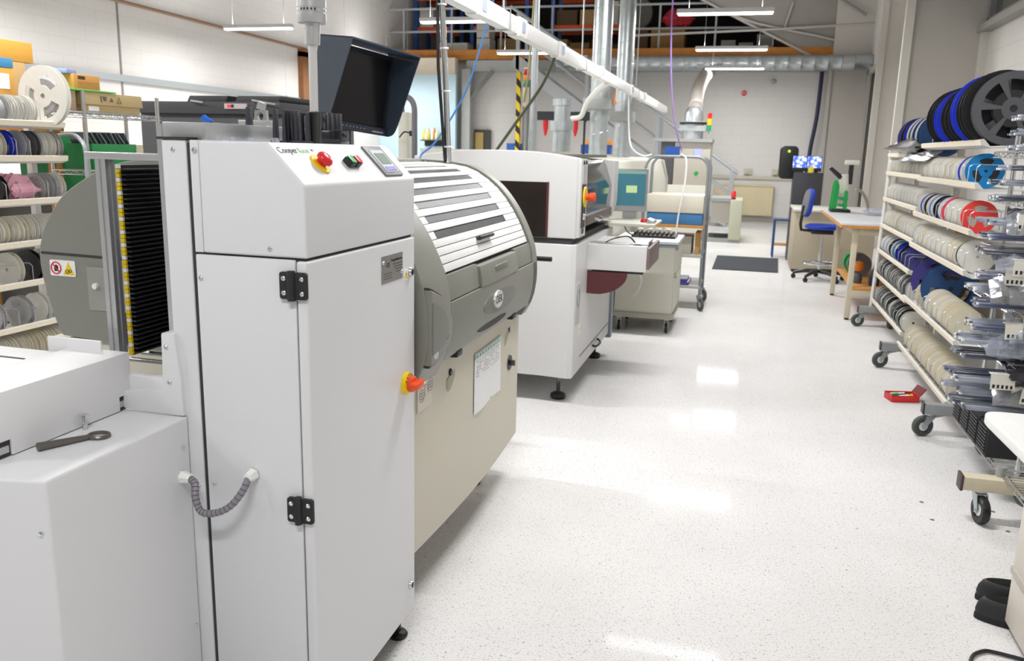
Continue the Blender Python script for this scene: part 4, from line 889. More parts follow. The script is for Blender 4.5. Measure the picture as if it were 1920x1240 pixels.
# ------------------------------------------------------------------ reel racks (right): two racks end to end
M_rack = mat('rack_white', '#d9d8d3', .45); M_strip = mat('label_strip', '#e6dcc8', .6, scale=60, var=.12)
def reel_rack(label, loc, x, y0, y1, zs, sgn, depth=.24, div=.16, legs=(), topdiv=True, farpost=False):
    """x: lip plane; sgn=+1 rack body extends to +x. zs: shelf heights"""
    t = thing('reel_rack', label, 'rack', loc)
    xb = x+sgn*depth
    for yy in (y0+.02, y1-.02):
        MB().box((min(xb, xb+sgn*.04), yy-.02, .10), (max(xb, xb+sgn*.04), yy+.02, zs[0]+.12)).build('upright', M_rack, t, bevel=.002)
        if farpost and yy > (y0+y1)/2: MB().tube([(x+sgn*.005, yy+.02, .12), (x+sgn*.035, yy+.02, zs[0]-.02)], .018, 8).build('front_post', M_rack, t)
    for z in zs:
        P = [(x, z), (x+sgn*.012, z+.004), (x+sgn*.05, z-.038), (xb, z-.030), (xb, z-.034), (x+sgn*.05, z-.043), (x+sgn*.006, z-.028)]
        sh = MB().prism(P if sgn > 0 else P[::-1], 'y', y0, y1).build('shelf', M_rack, t)
        # sloping label strip along the lip
        b = MB().prism([(x-sgn*.001, z+.001), (x+sgn*.0055, z-.0285), (x+sgn*.003, z-.0295), (x-sgn*.0035, z)], 'y', y0+.004, y1-.004)
        b.build('label_strip', M_strip, sh)
        dv = div if z < zs[0]-.01 or sgn < 0 else div*2.5
        y = y0+dv*.4
        while y < y1:
            b = MB().tube([(x+sgn*.012, y, z-.01), (x+sgn*.012, y, z+.085), (x+sgn*.03, y, z+.10), (xb-sgn*.02, y, z+.10), (xb, y, z+.085), (xb, y, z-.02)], .0022, 5)
            b.build('wire_divider', M_galv, sh); y += dv*rnd.uniform(.85, 1.15)
    for (ly, cy) in legs:
        MB().box((min(x-sgn*.115, xb), ly-.03, .135), (max(x-sgn*.115, xb), ly+.03, .195)).build('foot_beam', mat('foot_grey', '#8f9294', .5), t, bevel=.003)
        MB().box((x-sgn*.117-.002, ly-.031, .133), (x-sgn*.115+.004, ly+.031, .197)).build('end_cap', M_black, t)
        caster(t, x-sgn*.075, ly, .06, .135, .032, cy, .035, brake=True)
        caster(t, xb-sgn*.03, ly, .06, .135, .032, cy+.6, .035)
    return t
ZN = [1.667, 1.436, 1.184, .960, .562, .206]
ZF = [1.604, 1.444, 1.210, .972, .739, .519, .265]
reel_rack('white wheeled reel rack, the nearer of the two on the right', (1.3, 5.9, 0), 1.185, 5.08, 6.74, ZN, 1, legs=((5.06, R(200)), (6.72, R(200))))
reel_rack('white wheeled reel rack, the farther of the two on the right beside the workbench', (1.3, 7.6, 0), 1.212, 6.80, 8.42, ZF, 1, legs=((8.36, R(195)),), farpost=True)
PACK = []
def row(y0, y1, x, z, sgn, seq, group, label, Rr=.0889, stuff=False):
    """a row of standing reels from y0 to y1; seq gives (colour, tape, wmin, wmax, kind) choices"""
    y = y0; i = 0
    while True:
        mf, mt, w0, w1, kind = rnd.choice(seq)
        w = rnd.choice([w0, (w0+w1)/2, w1])
        w = round(w, 3)
        if y+w > y1: break
        rr = Rr*rnd.choice((1, 1, 1, .985)); rr = round(rr, 4)
        a_ = (x+sgn*(rr+.016), y+w/2, z-.034, rr, w, mf, mt); k_ = dict(rt=round(rr*rnd.choice((.66, .74, .84)), 4), tilt=rnd.uniform(-.03, .03), spin=rnd.uniform(0, 6))
        if stuff: PACK.append((a_, kind, k_))
        else: reel(*a_, label, group, kind, **k_)
        y += w+rnd.choice((.001, .003, .004, .012)); i += 1
WH = [(M_rw, M_tw, .017, .025, 'solid'), (M_rw, M_tw, .021, .029, 'solid'), (M_rw, M_tc, .025, .037, 'solid'), (M_rc, M_tc, .017, .029, 'solid')]
CRM = [(M_rc, M_tc, .021, .029, 'solid'), (M_rc, M_tw, .017, .025, 'solid'), (M_rw, M_tc, .021, .033, 'solid')]
DRK = [(M_rk, M_tk, .017, .029, 'solid'), (M_rw, M_tk, .014, .022, 'solid'), (M_rclr, M_tg, .017, .025, 'spoke3'), (M_rg, M_tk, .017, .025, 'solid')]
def one(x, y, z, Rr, w, mf, mt, label, kind='solid', rt=None, sgn=1, tilt=0.0, spin=0.0, group=None):
    return reel(x+sgn*(Rr+.016), y, z-.034, Rr, w, mf, mt, label, group, kind, rt, tilt, spin)
XN, XF = 1.185, 1.212
r7 = .0889
# second shelf
row(6.86, 8.36, XF, 1.444, 1, WH, 'white reels on the far rack second shelf', '', stuff=True)
row(5.62, 6.68, XN, 1.436, 1, WH, 'white reels on the near rack second shelf', 'white component reel standing on the second shelf from top of the near rack')
one(XN, 5.585, 1.436, .092, .026, M_rb, M_tw, 'dark blue rimmed reel behind the cyan reel on the near rack second shelf')
one(XN, 5.52, 1.436, .092, .05, M_rw, M_tk, 'white reel in a dark film bag beside the cyan reel', rt=.08)
one(XN, 5.40, 1.436, .098, .05, M_rcy, M_tk, 'bright cyan reel near the near end of the second shelf, near rack', 'spoke3')
# third shelf
row(6.86, 8.36, XF, 1.21, 1, WH[:2], 'white reels on the far rack third shelf', '', stuff=True)
y = 6.66
for (mf, mt, w, lab) in ((M_rw, M_tw, .05, 'plain white reel at the far end of the near rack third shelf'), (M_rb, M_tw, .03, 'blue rimmed reel, farthest blue one on the near rack third shelf'), (M_rw, M_tk, .05, 'white reel with dark tape between the farthest blue and black reels, third shelf'), (M_rk, M_tw, .05, 'black reel, farthest black one on the near rack third shelf'), (M_rw, M_tw, .06, 'white reel between two black reels on the near rack third shelf'),
                     (M_rlb, M_tw, .03, 'pale blue rimmed reel in the middle of the near rack third shelf'), (M_rw, M_tw, .05, 'white reel right of the pale blue rimmed one, third shelf'), (M_rk, M_tk, .055, 'black reel beside the navy reel on the near rack third shelf'), (M_rn, M_tw, .04, 'navy rimmed reel just left of the pink reel, third shelf'), (M_rw, M_tw, .07, 'white reel between the navy and the pink reel, third shelf'), (M_rp, M_tw, .04, 'pink rimmed reel on the near rack third shelf')):
    w *= 1.5; one(XN, y-w/2, 1.184, r7, w-.003, mf, mt, lab); y -= w+.004
row(5.42, y-.005, XN, 1.184, 1, WH[:2], 'white reels between the pink and red reels', 'white component reel standing between the pink and the bright red reel')
one(XN, 5.36, 1.184, .092, .05, M_rr, M_tw, 'bright red spoked reel at the near end of the third shelf', 'spoke3')
# fourth shelf
row(6.86, 8.36, XF, .972, 1, WH, 'white reels on the far rack fourth shelf', '', stuff=True)
row(5.40, 6.68, XN, .960, 1, WH, 'white reels on the near rack fourth shelf', 'white component reel standing on the fourth shelf of the near rack')
one(XN, 5.365, .960, .092, .012, M_rk, M_tk, 'thin black reel near the end of the near rack fourth shelf'); one(XN, 5.31, .960, .094, .07, M_rw, M_tw, 'white reel in front of the thin black reel, fourth shelf near end', kind='solid')
# fifth shelf of far rack, coloured
row(7.90, 8.36, XF, .739, 1, [(M_rw, M_tw, .02, .03, 'solid'), (M_rlb, M_tw, .025, .04, 'solid'), (M_rw, M_tk, .02, .03, 'solid')], 'mixed reels at the far end of the fifth shelf', 'white or pale blue reel at the far end of the far rack fifth shelf')
y = 7.88
for (mf, mt, w, lab) in ((M_rk, M_tk, .10, 'wide black reel on the far rack fifth shelf'), (M_rw, M_tk, .06, 'white reel right of the wide black one, fifth shelf far rack'), (M_rlb, M_tw, .16, 'wide light blue reel on the far rack fifth shelf'), (M_rk, M_tk, .06, 'black reel right of the wide light blue one'), (M_rb, M_tk, .12, 'wide royal blue reel on the far rack fifth shelf'), (M_rk, M_tk, .10, 'black reel between the royal blue and violet reels'), (M_rv, M_tk, .10, 'violet rimmed small reel at the near end of the far rack fifth shelf')):
    one(XF, y-w/2, .739, r7, w-.004, mf, mt, lab, kind='spoke3' if mf in (M_rlb, M_rb) else 'solid'); y -= w+.01
# big reels on near rack fifth level
reel(XN+.19, 6.55, .530, .178, .05, M_rv, M_tk, 'large violet reel with black rim standing behind the navy one', kind='spoke3', rt=.10)
reel(XN+.205, 6.60, .530, .184, .03, M_rk, M_tk, 'large black reel behind the large violet reel', rt=.12)
reel(XN+.19, 6.18, .530, .178, .06, M_rn, M_tk, 'large navy blue reel on the near rack between shelves', kind='spoke3', rt=.09)
one(XN, 6.34, .562, .10, .10, M_rc, M_tc, 'cream reel squeezed between the violet and navy large reels')
row(5.45, 6.06, XN, .562, 1, [(M_rc, M_tc, .03, .06, 'solid'), (M_rw, M_tc, .04, .07, 'solid')], 'cream reels in front of the navy reel', 'wide cream reel standing near the large navy reel on the near rack', Rr=.095)
one(XN, 5.36, .562, .093, .07, M_rc, M_tc, 'wide cream reel at the near end of the fifth level, near rack')
# sixth + seventh
row(6.86, 8.36, XF, .519, 1, DRK, 'dark and clear reels on the far rack sixth shelf', '', stuff=True)
row(6.92, 8.36, XF, .265, 1, DRK, 'dark and clear reels on the far rack bottom shelf', '', stuff=True)
row(5.24, 6.62, XN, .206, 1, CRM, 'cream reels on the near rack bottom shelf', 'cream component reel standing on the near rack bottom shelf', Rr=.098)
one(XN, 5.19, .206, .10, .03, M_rc, M_tc, 'cream spoked reel at the near end of the bottom shelf, showing its face', 'spoke6', rt=.045)
# the small reels packed on the far rack, one object
def pack_reels(name, label):
    bm = bmesh.new(); mats = []
    for (x, y, z, rr, w, mf, mt), kind, k in PACK:
        for me, m, loc, rot in ((flange_mesh(rr, kind, mf), mf, (0, -(w/2-.001), rr), (0, k['spin'], 0)), (flange_mesh(rr, kind, mf), mf, (0, w/2-.001, rr), (0, k['spin'], 0)), (tape_mesh(k['rt'], round(w-.004, 4), mt), mt, (0, 0, rr), (0, 0, 0))):
            if m not in mats: mats.append(m)
            n0 = len(bm.verts); f0 = len(bm.faces); bm.from_mesh(me); bm.verts.ensure_lookup_table(); bm.faces.ensure_lookup_table()
            T = Matrix.Translation((x, y, z)) @ Euler((k['tilt'], 0, 0)).to_matrix().to_4x4() @ Matrix.Translation(loc) @ Euler(rot).to_matrix().to_4x4()
            bmesh.ops.transform(bm, matrix=T, verts=bm.verts[n0:])
            for f in bm.faces[f0:]: f.material_index = mats.index(m)
    me = bpy.data.meshes.new(name); bm.to_mesh(me); bm.free()
    for m in mats: me.materials.append(m)
    o = tag(link(name, me), label, 'reels'); o['kind'] = 'stuff'
pack_reels('component_reels', 'small white, black and clear reels packed on the shelves of the far reel rack')
# top: large reels
R13 = .165
TOPS = [(5.10, M_rg, M_tk, .05, 'spoke6', 'large black spoked reel at the near end of the rack top, face toward the camera', .192), (5.19, M_rk, M_tk, .06, 'solid', 'large black reel just behind the big spoked one on top', .198), (5.28, M_rk, M_tk, .06, 'solid', 'large black reel between the spoked reel and the bright blue reel, rear one', .195),
        (5.42, M_rb, M_tk, .055, 'spoke3', 'large bright blue reel on the near rack top', .197), (5.53, M_rk, M_tk, .10, 'solid', 'wide black reel left of the bright blue one on the rack top', .178), (5.72, M_rk, M_tk, .12, 'solid', 'wide black reel in the middle of the near rack top', .18), (5.95, M_rb, M_tk, .08, 'spoke3', 'dark blue large reel in the middle of the near rack top', .178),
        (6.10, M_rk, M_tk, .10, 'solid', 'large black reel left of the middle blue one on the rack top', .19), (6.28, M_rk, M_tk, .10, 'solid', 'large black reel nearest to the white striped reels', .19)]
for (y, mf, mt, w, kd, lab, rr) in TOPS: reel(XN+.13 if y < 5.15 else XN+.10 if y < 6 else XN+.13, y, ZN[0]-.030, rr, w, mf, mt, lab, 'large reels on the near rack top', kd, rt=round(rr*.8, 3) if kd == 'solid' else round(rr*.5, 3), spin=.3)
y = 6.95
for k, (mf, w, lab) in enumerate(((M_rn, .10, 'navy large reel nearest on the far rack top'), (M_rw, .05, 'white large reel right of the others on the far rack top'), (M_rn, .10, 'navy large reel between the two right white reels on the far rack top'), (M_rw, .05, 'white large reel in the middle of the far rack top'), (M_rn, .05, 'thin navy large reel on the far rack top'), (M_rw, .06, 'white large reel left of the thin navy one, far rack top'), (M_rb, .12, 'royal blue large reel on the far rack top'), (M_rk, .10, 'dark large reel between the two leftmost blue ones'), (M_rv, .14, 'violet blue large reel at the far end of the rack top'))):
    reel(XF+.15, y+w/2, ZF[0]-.030, .162, w, mf, M_tk if mf is not M_rw else M_tw, lab, 'large reels on the far rack top', 'solid', rt=.14); y += w+.025
# black film bag on far top
def crumple(name, c, d, m, label, cat, rot=(0,0,0), seed=1, amp=.35, group=None, nu=12, nv=7):
    rr = random.Random(seed); b = MB(); T = Matrix.Translation(c) @ Euler(rot).to_matrix().to_4x4(); b.T = T
    top = [[None]*(nv+1) for _ in range(nu+1)]; bot = [[None]*(nv+1) for _ in range(nu+1)]
    for i in range(nu+1):
        for j in range(nv+1):
            u, v_ = i/nu, j/nv; e = min(1, 4*min(u, 1-u, v_, 1-v_)+.12)
            px, py = (u-.5)*d[0]*(1+rr.uniform(-.03, .03)), (v_-.5)*d[1]*(1+rr.uniform(-.05, .05))
            h = d[2]*e*(.5+rr.uniform(-amp, amp)*.5)
            top[i][j] = b.v((px, py, d[2]*.5+h)); bot[i][j] = b.v((px, py, d[2]*.5-h*.9))
    for i in range(nu):
        for j in range(nv):
            b.f([top[i][j], top[i+1][j], top[i+1][j+1], top[i][j+1]]); b.f([bot[i][j], bot[i][j+1], bot[i+1][j+1], bot[i+1][j]])
    for i in range(nu): b.f([top[i][0], bot[i][0], bot[i+1][0], top[i+1][0]]); b.f([top[i][nv], top[i+1][nv], bot[i+1][nv], bot[i][nv]])
    for j in range(nv): b.f([top[0][j], top[0][j+1], bot[0][j+1], bot[0][j]]); b.f([top[nu][j], bot[nu][j], bot[nu][j+1], top[nu][j+1]])
    return solo(b, name, m, label, cat, group, ang=20)
M_blackfilm = mat('black_film', '#2b2b30', .22, coat=.5, bump=.6, scale=40)
crumple('film_bag', (1.26, 7.35, 1.61), (.26, 1.0, .10), M_blackfilm, 'crumpled black film bag lying across the far rack top lip', 'bag', (0, R(-8), R(4)), 3)
crumple('film_bag', (1.245, 6.95, 1.57), (.16, .9, .05), M_film, 'silvery clear film bag hanging under the black one on the far rack', 'bag', (0, R(-35), R(2)), 4)
# ================================================================== wire trolley with component tubes (right foreground)
def wire_shelf(par, x0, x1, y0, y1, z, name='wire_shelf', pitch=.028):
    b = MB()
    for (p, q) in (((x0, y0), (x1, y0)), ((x0, y1), (x1, y1)), ((x0, y0), (x0, y1)), ((x1, y0), (x1, y1))):
        a, c = V((*p, z)), V((*q, z)); n = max(2, int((c-a).length/.04)); dz = V((0, 0, -.026))
        b.cyl(a, c, .0035, n=6); b.cyl(a+dz, c+dz, .0035, n=6)
        zz = [a+(c-a)*(i/n)+(dz if i % 2 else V((0,0,0))) for i in range(n+1)]; b.tube(zz, .0022, 4)
    y = y0+pitch
    while y < y1: b.cyl((x0, y, z+.002), (x1, y, z+.002), .0022, n=4, cap=False); y += pitch
    for k in (.33, .66): b.cyl((x0+(x1-x0)*k, y0, z-.002), (x0+(x1-x0)*k, y1, z-.002), .003, n=4, cap=False)
    return b.build(name, M_chrome, par)
wt = thing('wire_trolley', 'low chrome wire shelf trolley with cream base bars and casters beside the white desk', 'trolley', (1.5, 3.7, 0))
for y in (3.87, 3.30):
    bx0 = 1.01 if y > 3.5 else 1.22
    MB().box((bx0, y-.035, .145), (2.1, y+.035, .205)).build('base_bar', M_beigepost, wt, bevel=.004)
    MB().box((bx0-.01, y-.037, .14), (bx0+.002, y+.037, .21)).build('end_cap', mat('cap_brown', '#4a3f3f', .5), wt, bevel=.003)
    caster(wt, bx0+.08, y, .062, .145, .034, R(-80), .03, M_black); caster(wt, 2.0, y, .062, .145, .034, R(-80), .03, M_black)
for (x, y) in ((1.17, 3.90), (1.17, 3.24), (2.1, 3.9), (2.1, 3.24)): MB().cyl((x, y, .19), (x, y, .25), .022, n=14).build('corner_sleeve', M_steelgrey, wt)
wire_shelf(wt, 1.17, 2.1, 3.24, 3.90, .235)
bx = MB().box((1.30, 3.28, .24), (1.9, 3.5, .33)); solo(bx, 'cardboard_box', M_card, 'brown cardboard box on the low wire trolley, mostly hidden by the desk', 'box', bevel=.003)
tb = thing('tube_rack', 'chrome wire rack packed with clear component tubes, right of the reel racks', 'rack', (1.55, 4.6, 0))
TY0, TY1 = 4.12, 4.86
for (x, y) in ((1.30, TY1), (1.30, TY0), (2.2, TY0), (2.2, TY1)): MB().cyl((x, y, .13), (x, y, 1.72), .0125, n=10).build('post', M_chrome, tb); 
for (x, y, a) in ((1.33, 4.84, -60), (1.33, 4.14, -60), (2.17, 4.84, -60), (2.17, 4.14, -60)): caster(tb, x, y, .062, .14, .034, R(a), .03)
SH = [.19, .42, .66, .90, 1.14, 1.38, 1.60]
for z in SH: wire_shelf(tb, 1.20, 2.2, TY0, TY1, z, 'shelf')
M_cardw = mat('label_card', '#e9e6dd', .6)
def tube_stick(x0, y, z, ln, m, label, group, hh=.011, ww=.016):
    t = thing('component_tube', label, 'tube', (x0, y, z), (0, 0, rnd.uniform(-.03, .03)), group)
    MB().box((0, -ww/2, 0), (ln, ww/2, hh)).build('tube_body', m, t, world=False, bevel=.002, seg=1)
    MB().box((-.006, -ww*.45, .001), (.008, ww*.45, hh-.001)).build('end_plug', rnd.choice((M_clear, M_clear, M_white, M_blacktube)), t, world=False)
    return t
TUBES = []
GL = ['top', 'second', 'third', 'fourth', 'fifth', 'sixth']
for si, z in enumerate(SH[1:]):
    lev = GL[len(SH)-2-si]
    LEVN = 0; xs_ = [.985, 1.0, 1.02, 1.03, 1.06, 1.09][min(5, si)]
    for layer in range(3):
        zz = z+.004+layer*.066; ys = TY0+.03+rnd.uniform(0, .03)
        while ys < TY0+.24 and LEVN < 17*(layer+1):
            m = rnd.choice((M_clear, M_blacktube, M_bluetube, M_clear)); x_ = xs_+rnd.uniform(0, .07); nb = rnd.choice((3, 4, 5))
            for q in range(nb):
                for lay2 in range(1 if q % 2 else 2):
                    LEVN += 1; TUBES.append(tube_stick(x_+rnd.uniform(-.006, .006), ys, zz+lay2*.0125, .60, m, 'component tube lying lengthwise on the %s wire level of the tube rack' % lev, 'component tubes on the %s level' % lev))
                ys += .0175
            ys += rnd.choice((.004, .02, .05))
    # punched white cards hanging over the tube ends
    for q in range(5):
        yy = TY0-.07+q*.012+rnd.uniform(0, .04); x0_ = rnd.uniform(1.12, 1.36); zc = z+rnd.uniform(.06, .17); wd = rnd.uniform(.07, .10)
        b = MB(); b.T = Matrix.Translation((x0_, yy, zc)) @ Matrix.Rotation(rnd.uniform(-.12, .12), 4, 'Y')
        b.prism([(0, 0), (wd, 0), (wd, .07), (0, .07)], 'y', -.001, .001)
        b.box((0, -.001, .069), (wd, .045, .071))
        o = solo(b, 'punched_card', M_cardw, 'white punched label card on the %s level of the tube rack' % lev, 'card', 'punched cards on the tube rack, %s level' % lev)
        b = MB(); b.T = Matrix.Translation((x0_, yy, zc)) 
        n = int(wd/.018)
        for k in range(n): b.box((.008+k*.018, -.0022, .008), (.017+k*.018, -.0008, .024))
        b.build('punched_holes', M_black, o)
for k, (x, z, dx, m, lab) in enumerate(((1.33, 1.62, .30, M_film, 'crumpled silver film bag on the top of the tube rack'), (1.36, 1.30, .22, M_film, 'silver film bag hanging over the second level of the tube rack'), (1.24, 1.08, .30, M_clear, 'clear film bag bunched on the third level of the tube rack'), (1.30, .80, .26, M_clear, 'clear glossy bag on the fourth level of the tube rack'), (1.36, .60, .34, M_blackfilm, 'black film bag on the fifth level of the tube rack'), (1.40, .50, .5, M_film, 'long flat film sleeve on the lowest tube level'), (1.22, 1.27, .20, M_film, 'small grey film bag at the tube ends on the third level'), (1.18, .98, .22, M_film, 'wrinkled grey film bag at the tube ends, just above the fourth level'), (1.20, .70, .20, M_clear, 'clear bag wrapped round the tube ends on the fifth level'), (1.42, 1.48, .24, M_clear, 'clear bag on the second level of the tube rack, high up'), (1.40, 1.55, .20, mat('foil_tan', '#c2ad86', .25, .6, bump=.8, scale=40), 'tan foil bag near the top of the tube rack'))):
    crumple('film_bag', (x, 4.17, z), (dx, .16, .07), m, lab, 'bag', (R(rnd.uniform(20, 60)), 0, R(rnd.uniform(-10, 10))), 20+k)
for k, (x, z, lab) in enumerate(((1.27, .73, 'square white label card with a blurred print on the tube rack'), (1.36, .99, 'pale tan label card between tubes on the rack'))):
    b = MB(); b.T = Matrix.Translation((x, 4.09, z)) @ Euler((R(-25), R(8), 0)).to_matrix().to_4x4(); b.box((0, -.001, 0), (.06, .001, .065)); solo(b, 'label_card', M_cardw if k == 0 else mat('tan_card', '#c9ac7a', .7), lab, 'card')
for k in range(4):
    b = MB(); y0_ = 4.62-k*.165; b.box((1.16, y0_, .21), (1.50, y0_+.15, .36))
    o = solo(b, 'storage_bin', M_blackm, ['black ridged bin farthest on the lowest shelf of the tube rack', 'black ridged bin second from the far end on the lowest shelf', 'black ridged bin third from the far end on the lowest shelf', 'black ridged bin nearest on the lowest shelf of the tube rack'][k], 'bin', bevel=.006)
    b = MB()
    for q in range(8): b.box((1.152, y0_+.01, .225+q*.016), (1.161, y0_+.14, .232+q*.016))
    b.build('ridges', mat('bin_ridge', '#3b3b3f', .45), o)
crumple('green_bag', (1.36, 5.0, .60), (.14, .09, .09), mat('green_film', '#2a7a4a', .3, bump=.5, scale=40), 'small green film bag between the near reel rack and the tube rack', 'bag', (0, R(10), 0), 51)
# ------------------------------------------------------------------ desk in the right foreground
dk = thing('white_desk', 'white topped desk with cream drawer pedestal cut off by the right edge', 'desk', (1.4, 2.2, 0))
cn = [(2.3, 2.965)]+[(.86, 2.965)]+[(p.x, p.y) for p in cat_rom([V((.86, 2.965, 0)), V((.825, 2.955, 0)), V((.806, 2.93, 0)), V((.802, 2.88, 0))], 4)][1:]+[(.86, 1.4), (2.3, 1.4)]
MB().prism(cn, 'z', .715, .75).build('desktop', mat('desk_white', '#efefec', .35), dk, bevel=.008, seg=3)
MB().box((.93, 1.5, .62), (2.2, 2.90, .715)).build('apron', M_beigepost, dk)
pd = MB().box((.965, 1.6, .03), (1.7, 2.935, .62)).build('pedestal', mat('pedestal_cream', '#d3ccc2', .5), dk, bevel=.003)
MB().box((.958, 1.6, .03), (.966, 2.93, .215)).build('drawer', MATS['pedestal_cream'], pd, bevel=.003); MB().box((.958, 1.6, .225), (.966, 2.93, .61)).build('drawer', MATS['pedestal_cream'], pd, bevel=.003)
MB().box((.95, 1.7, .212), (.967, 2.93, .232)).build('drawer_rail', mat('rail_grey', '#b9b3aa', .5), pd)
# black shoes
M_shoe = mat('shoe_black', '#26272b', .55, bump=.3, scale=220); M_sole = mat('sole_black', '#18181a', .6); M_inn = mat('shoe_lining', '#4a4e48', .7)
def shoe(x, y, rz, label):
    t = thing('clog_shoe', label, 'shoe', (x, y, 0), (0, 0, rz), 'black shoes by the desk')
    def outline(s, k=0): return [V((.135*math.cos(a)*s, (.047+.006*math.cos(a))*math.sin(a)*s, 0)) for a in [2*PI*i/28 for i in range(28)]]
    b = MB().prism([(p.x, p.y) for p in outline(1.0)], 'z', 0, .022); b.build('sole', M_sole, t, world=False, bevel=.006)
    b = MB(); prev = None
    H = lambda x_: .062 if x_ < 0 else .062+.0*x_
    for (s, h) in ((.97, .02), (.985, .036), (.95, .058), (.86, .078), (.80, .082)):
        g = [b.v((p.x, p.y, h*(1.0 if p.x < .03 else 1-.35*(p.x-.03)/.1))) for p in outline(s)]
        if prev: b.bridge(prev, g)
        prev = g
    o1 = b.build('upper', M_shoe, t, world=False)
    b = MB(); pr_ = None
    for (s, h) in ((.80, .081), (.76, .06), (.74, .026)):
        g = [b.v((p.x, p.y, h*(1.0 if p.x < .03 else 1-.35*(p.x-.03)/.1))) for p in outline(s)]
        if pr_: b.bridge(pr_, g)
        pr_ = g
    b.f(pr_); b.build('lining', M_inn, t, world=False)
    b = MB(); 
    for i in range(8):
        for s_ in (0,): pass
    pts = [V((.02+.012*0, .047*.86*math.sin(a), .03+.055*abs(math.cos(a)))) for a in [PI*(i/10-.5) for i in range(11)]]
    vamp = MB(); prevv = None
    for (xx, k) in ((.005, .86), (.045, .9), (.085, .80), (.122, .42)):
        hh = .082*(1-.35*max(0, xx-.03)/.1)+.012
        g = [vamp.v((xx, .050*k*math.sin(a), .025+(hh-.025)*max(0, math.cos(a))**.6)) for a in [PI*(i/12-.5) for i in range(13)]]
        if prevv: vamp.bridge(prevv, g, close=False)
        prevv = g
    vamp.build('vamp', M_shoe, t, world=False)
shoe(1.01, 2.965, R(-6), 'black slip-on shoe nearer the camera by the desk pedestal')
shoe(1.045, 3.10, R(-9), 'black slip-on shoe behind the other one, partly hidden by it')
cable([(1.0, 2.72, .008), (.888, 2.747, .008), (.846, 2.739, .008), (.802, 2.683, .008), (.78, 2.55, .008), (.8, 2.4, .008)], .006, M_black, 'black cable curling on the floor beside the desk')
# red tool box on the floor
rt = thing('tool_box', 'small open red tool box with pens and tools lying on the floor', 'box', (1.09, 5.80, 0), (0, 0, R(15)))
b = MB().box((-.09, -.06, 0), (.09, .06, .006)); 
for (lo, hi) in (((-.09, -.06, 0), (-.086, .06, .045)), ((.086, -.06, 0), (.09, .06, .045)), ((-.09, -.06, 0), (.09, -.056, .045)), ((-.09, .056, 0), (.09, .06, .045))): b.box(lo, hi)
b.build('tray', M_red, rt, world=False, bevel=.002)
b = MB(); b.T = Matrix.Translation((.09, 0, .045)) @ Matrix.Rotation(R(35), 4, 'Y'); b.box((0, -.06, 0), (.006, .06, .06)); b.build('lid', mat('lid_dark_red', '#7a2426', .4), rt, world=False)
for k, (x, y, m, ln, lab) in enumerate(((-.05, .0, M_green, .05, 'green handled tool inside the red tool box'), (-.02, .02, M_whitep, .09, 'white pen inside the red tool box'), (.02, .0, M_black, .08, 'black pen inside the red tool box'), (.045, -.02, M_yellow, .035, 'yellow tape piece inside the red tool box'), (.0, -.03, M_white, .06, 'short white tool inside the red tool box'))):
    p = rt.matrix_basis @ V((x, y, 0)); b = MB().cyl((p.x-ln/2, p.y, .028), (p.x+ln/2, p.y+.02, .034), .011, n=10); solo(b, 'hand_tool', m, lab, 'tool')
for k, (px, py) in enumerate(((1728, 942), (1748, 975), (1862, 960), (1890, 997))):
    p = ray_pt(px, py, Z=0); b = MB().lathe([(0, .0012), (.009, .001), (.010, 0)], (p.x, p.y, 0), n=14)
    solo(b, 'floor_plug', mat('plug_grey', '#6a6862', .6), ['dark round floor plug farther from the desk casters', 'dark round floor plug just in front of the first, nearer the camera', 'dark floor plug behind the cream base bar caster', 'dark floor plug under the low wire trolley'][k], 'plug')
# ================================================================== far right: workbench, chair, microscope
wb = thing('workbench', 'beige framed workbench with pale grey top and timber lower shelf', 'bench', (1.5, 9.8, 0))
MB().box((.90, 8.58, .925), (2.2, 11.0, .95)).build('bench_top', mat('bench_laminate', '#cfd0d4', .35), wb, bevel=.006)
MB().box((.905, 8.575, .90), (2.2, 8.60, .928)).box((.897, 8.58, .90), (.915, 11.0, .928)).build('edge_band', M_wood, wb)
for (x, y) in ((1.04, 8.66), (1.04, 10.2), (2.1, 8.66), (2.1, 10.2)):
    l_ = MB().box((x-.025, y-.025, .02), (x+.025, y+.025, .90)).build('leg', M_beigepost, wb, bevel=.003); MB().cyl((x, y, 0), (x, y, .025), .022, n=10).build('foot_cap', M_black, l_)
MB().box((1.04, 8.64, .84), (2.1, 8.70, .90)).box((1.02, 8.66, .84), (1.06, 10.9, .90)).build('frame_rail', M_beigepost, wb)
MB().box((1.06, 8.62, .30), (2.1, 10.2, .325)).build('lower_shelf', M_wood, wb, bevel=.003)
MB().box((1.06, 8.62, .25), (2.1, 8.66, .30)).build('shelf_rail', M_beigepost, wb)
b = MB().box((1.75, 8.75, .33), (2.1, 10.0, .85)); solo(b, 'cupboard', mat('cupboard_beige', '#b7ab96', .6), 'beige cupboard panel standing on the bench lower shelf at the back', 'cupboard')
b = MB().lathe([(0, 0), (.045, 0), (.05, .01), (.05, .09), (.03, .13), (.008, .22), (.005, .30), (0, .30)], (1.28, 8.85, .325), n=16); solo(b, 'glue_bottle', mat('bottle_dark_blue', '#26344c', .3), 'dark blue bottle with pointed nozzle on the bench lower shelf', 'bottle')
b = MB().lathe([(0, 0), (.04, 0), (.05, .05), (.03, .1), (0, .11)], (1.14, 8.98, .325), n=12); solo(b, 'grey_motor', M_rg, 'dark grey lump of a tool on the bench lower shelf', 'tool')
b = MB().lathe([(0, 0), (.05, .01), (.06, .05), (.05, .09), (0, .11)], (1.14, 9.0, .44), n=14); solo(b, 'orange_spool', mat('spool_orange', '#d8781e', .5), 'orange round spool on top of the grey tool under the bench', 'spool')
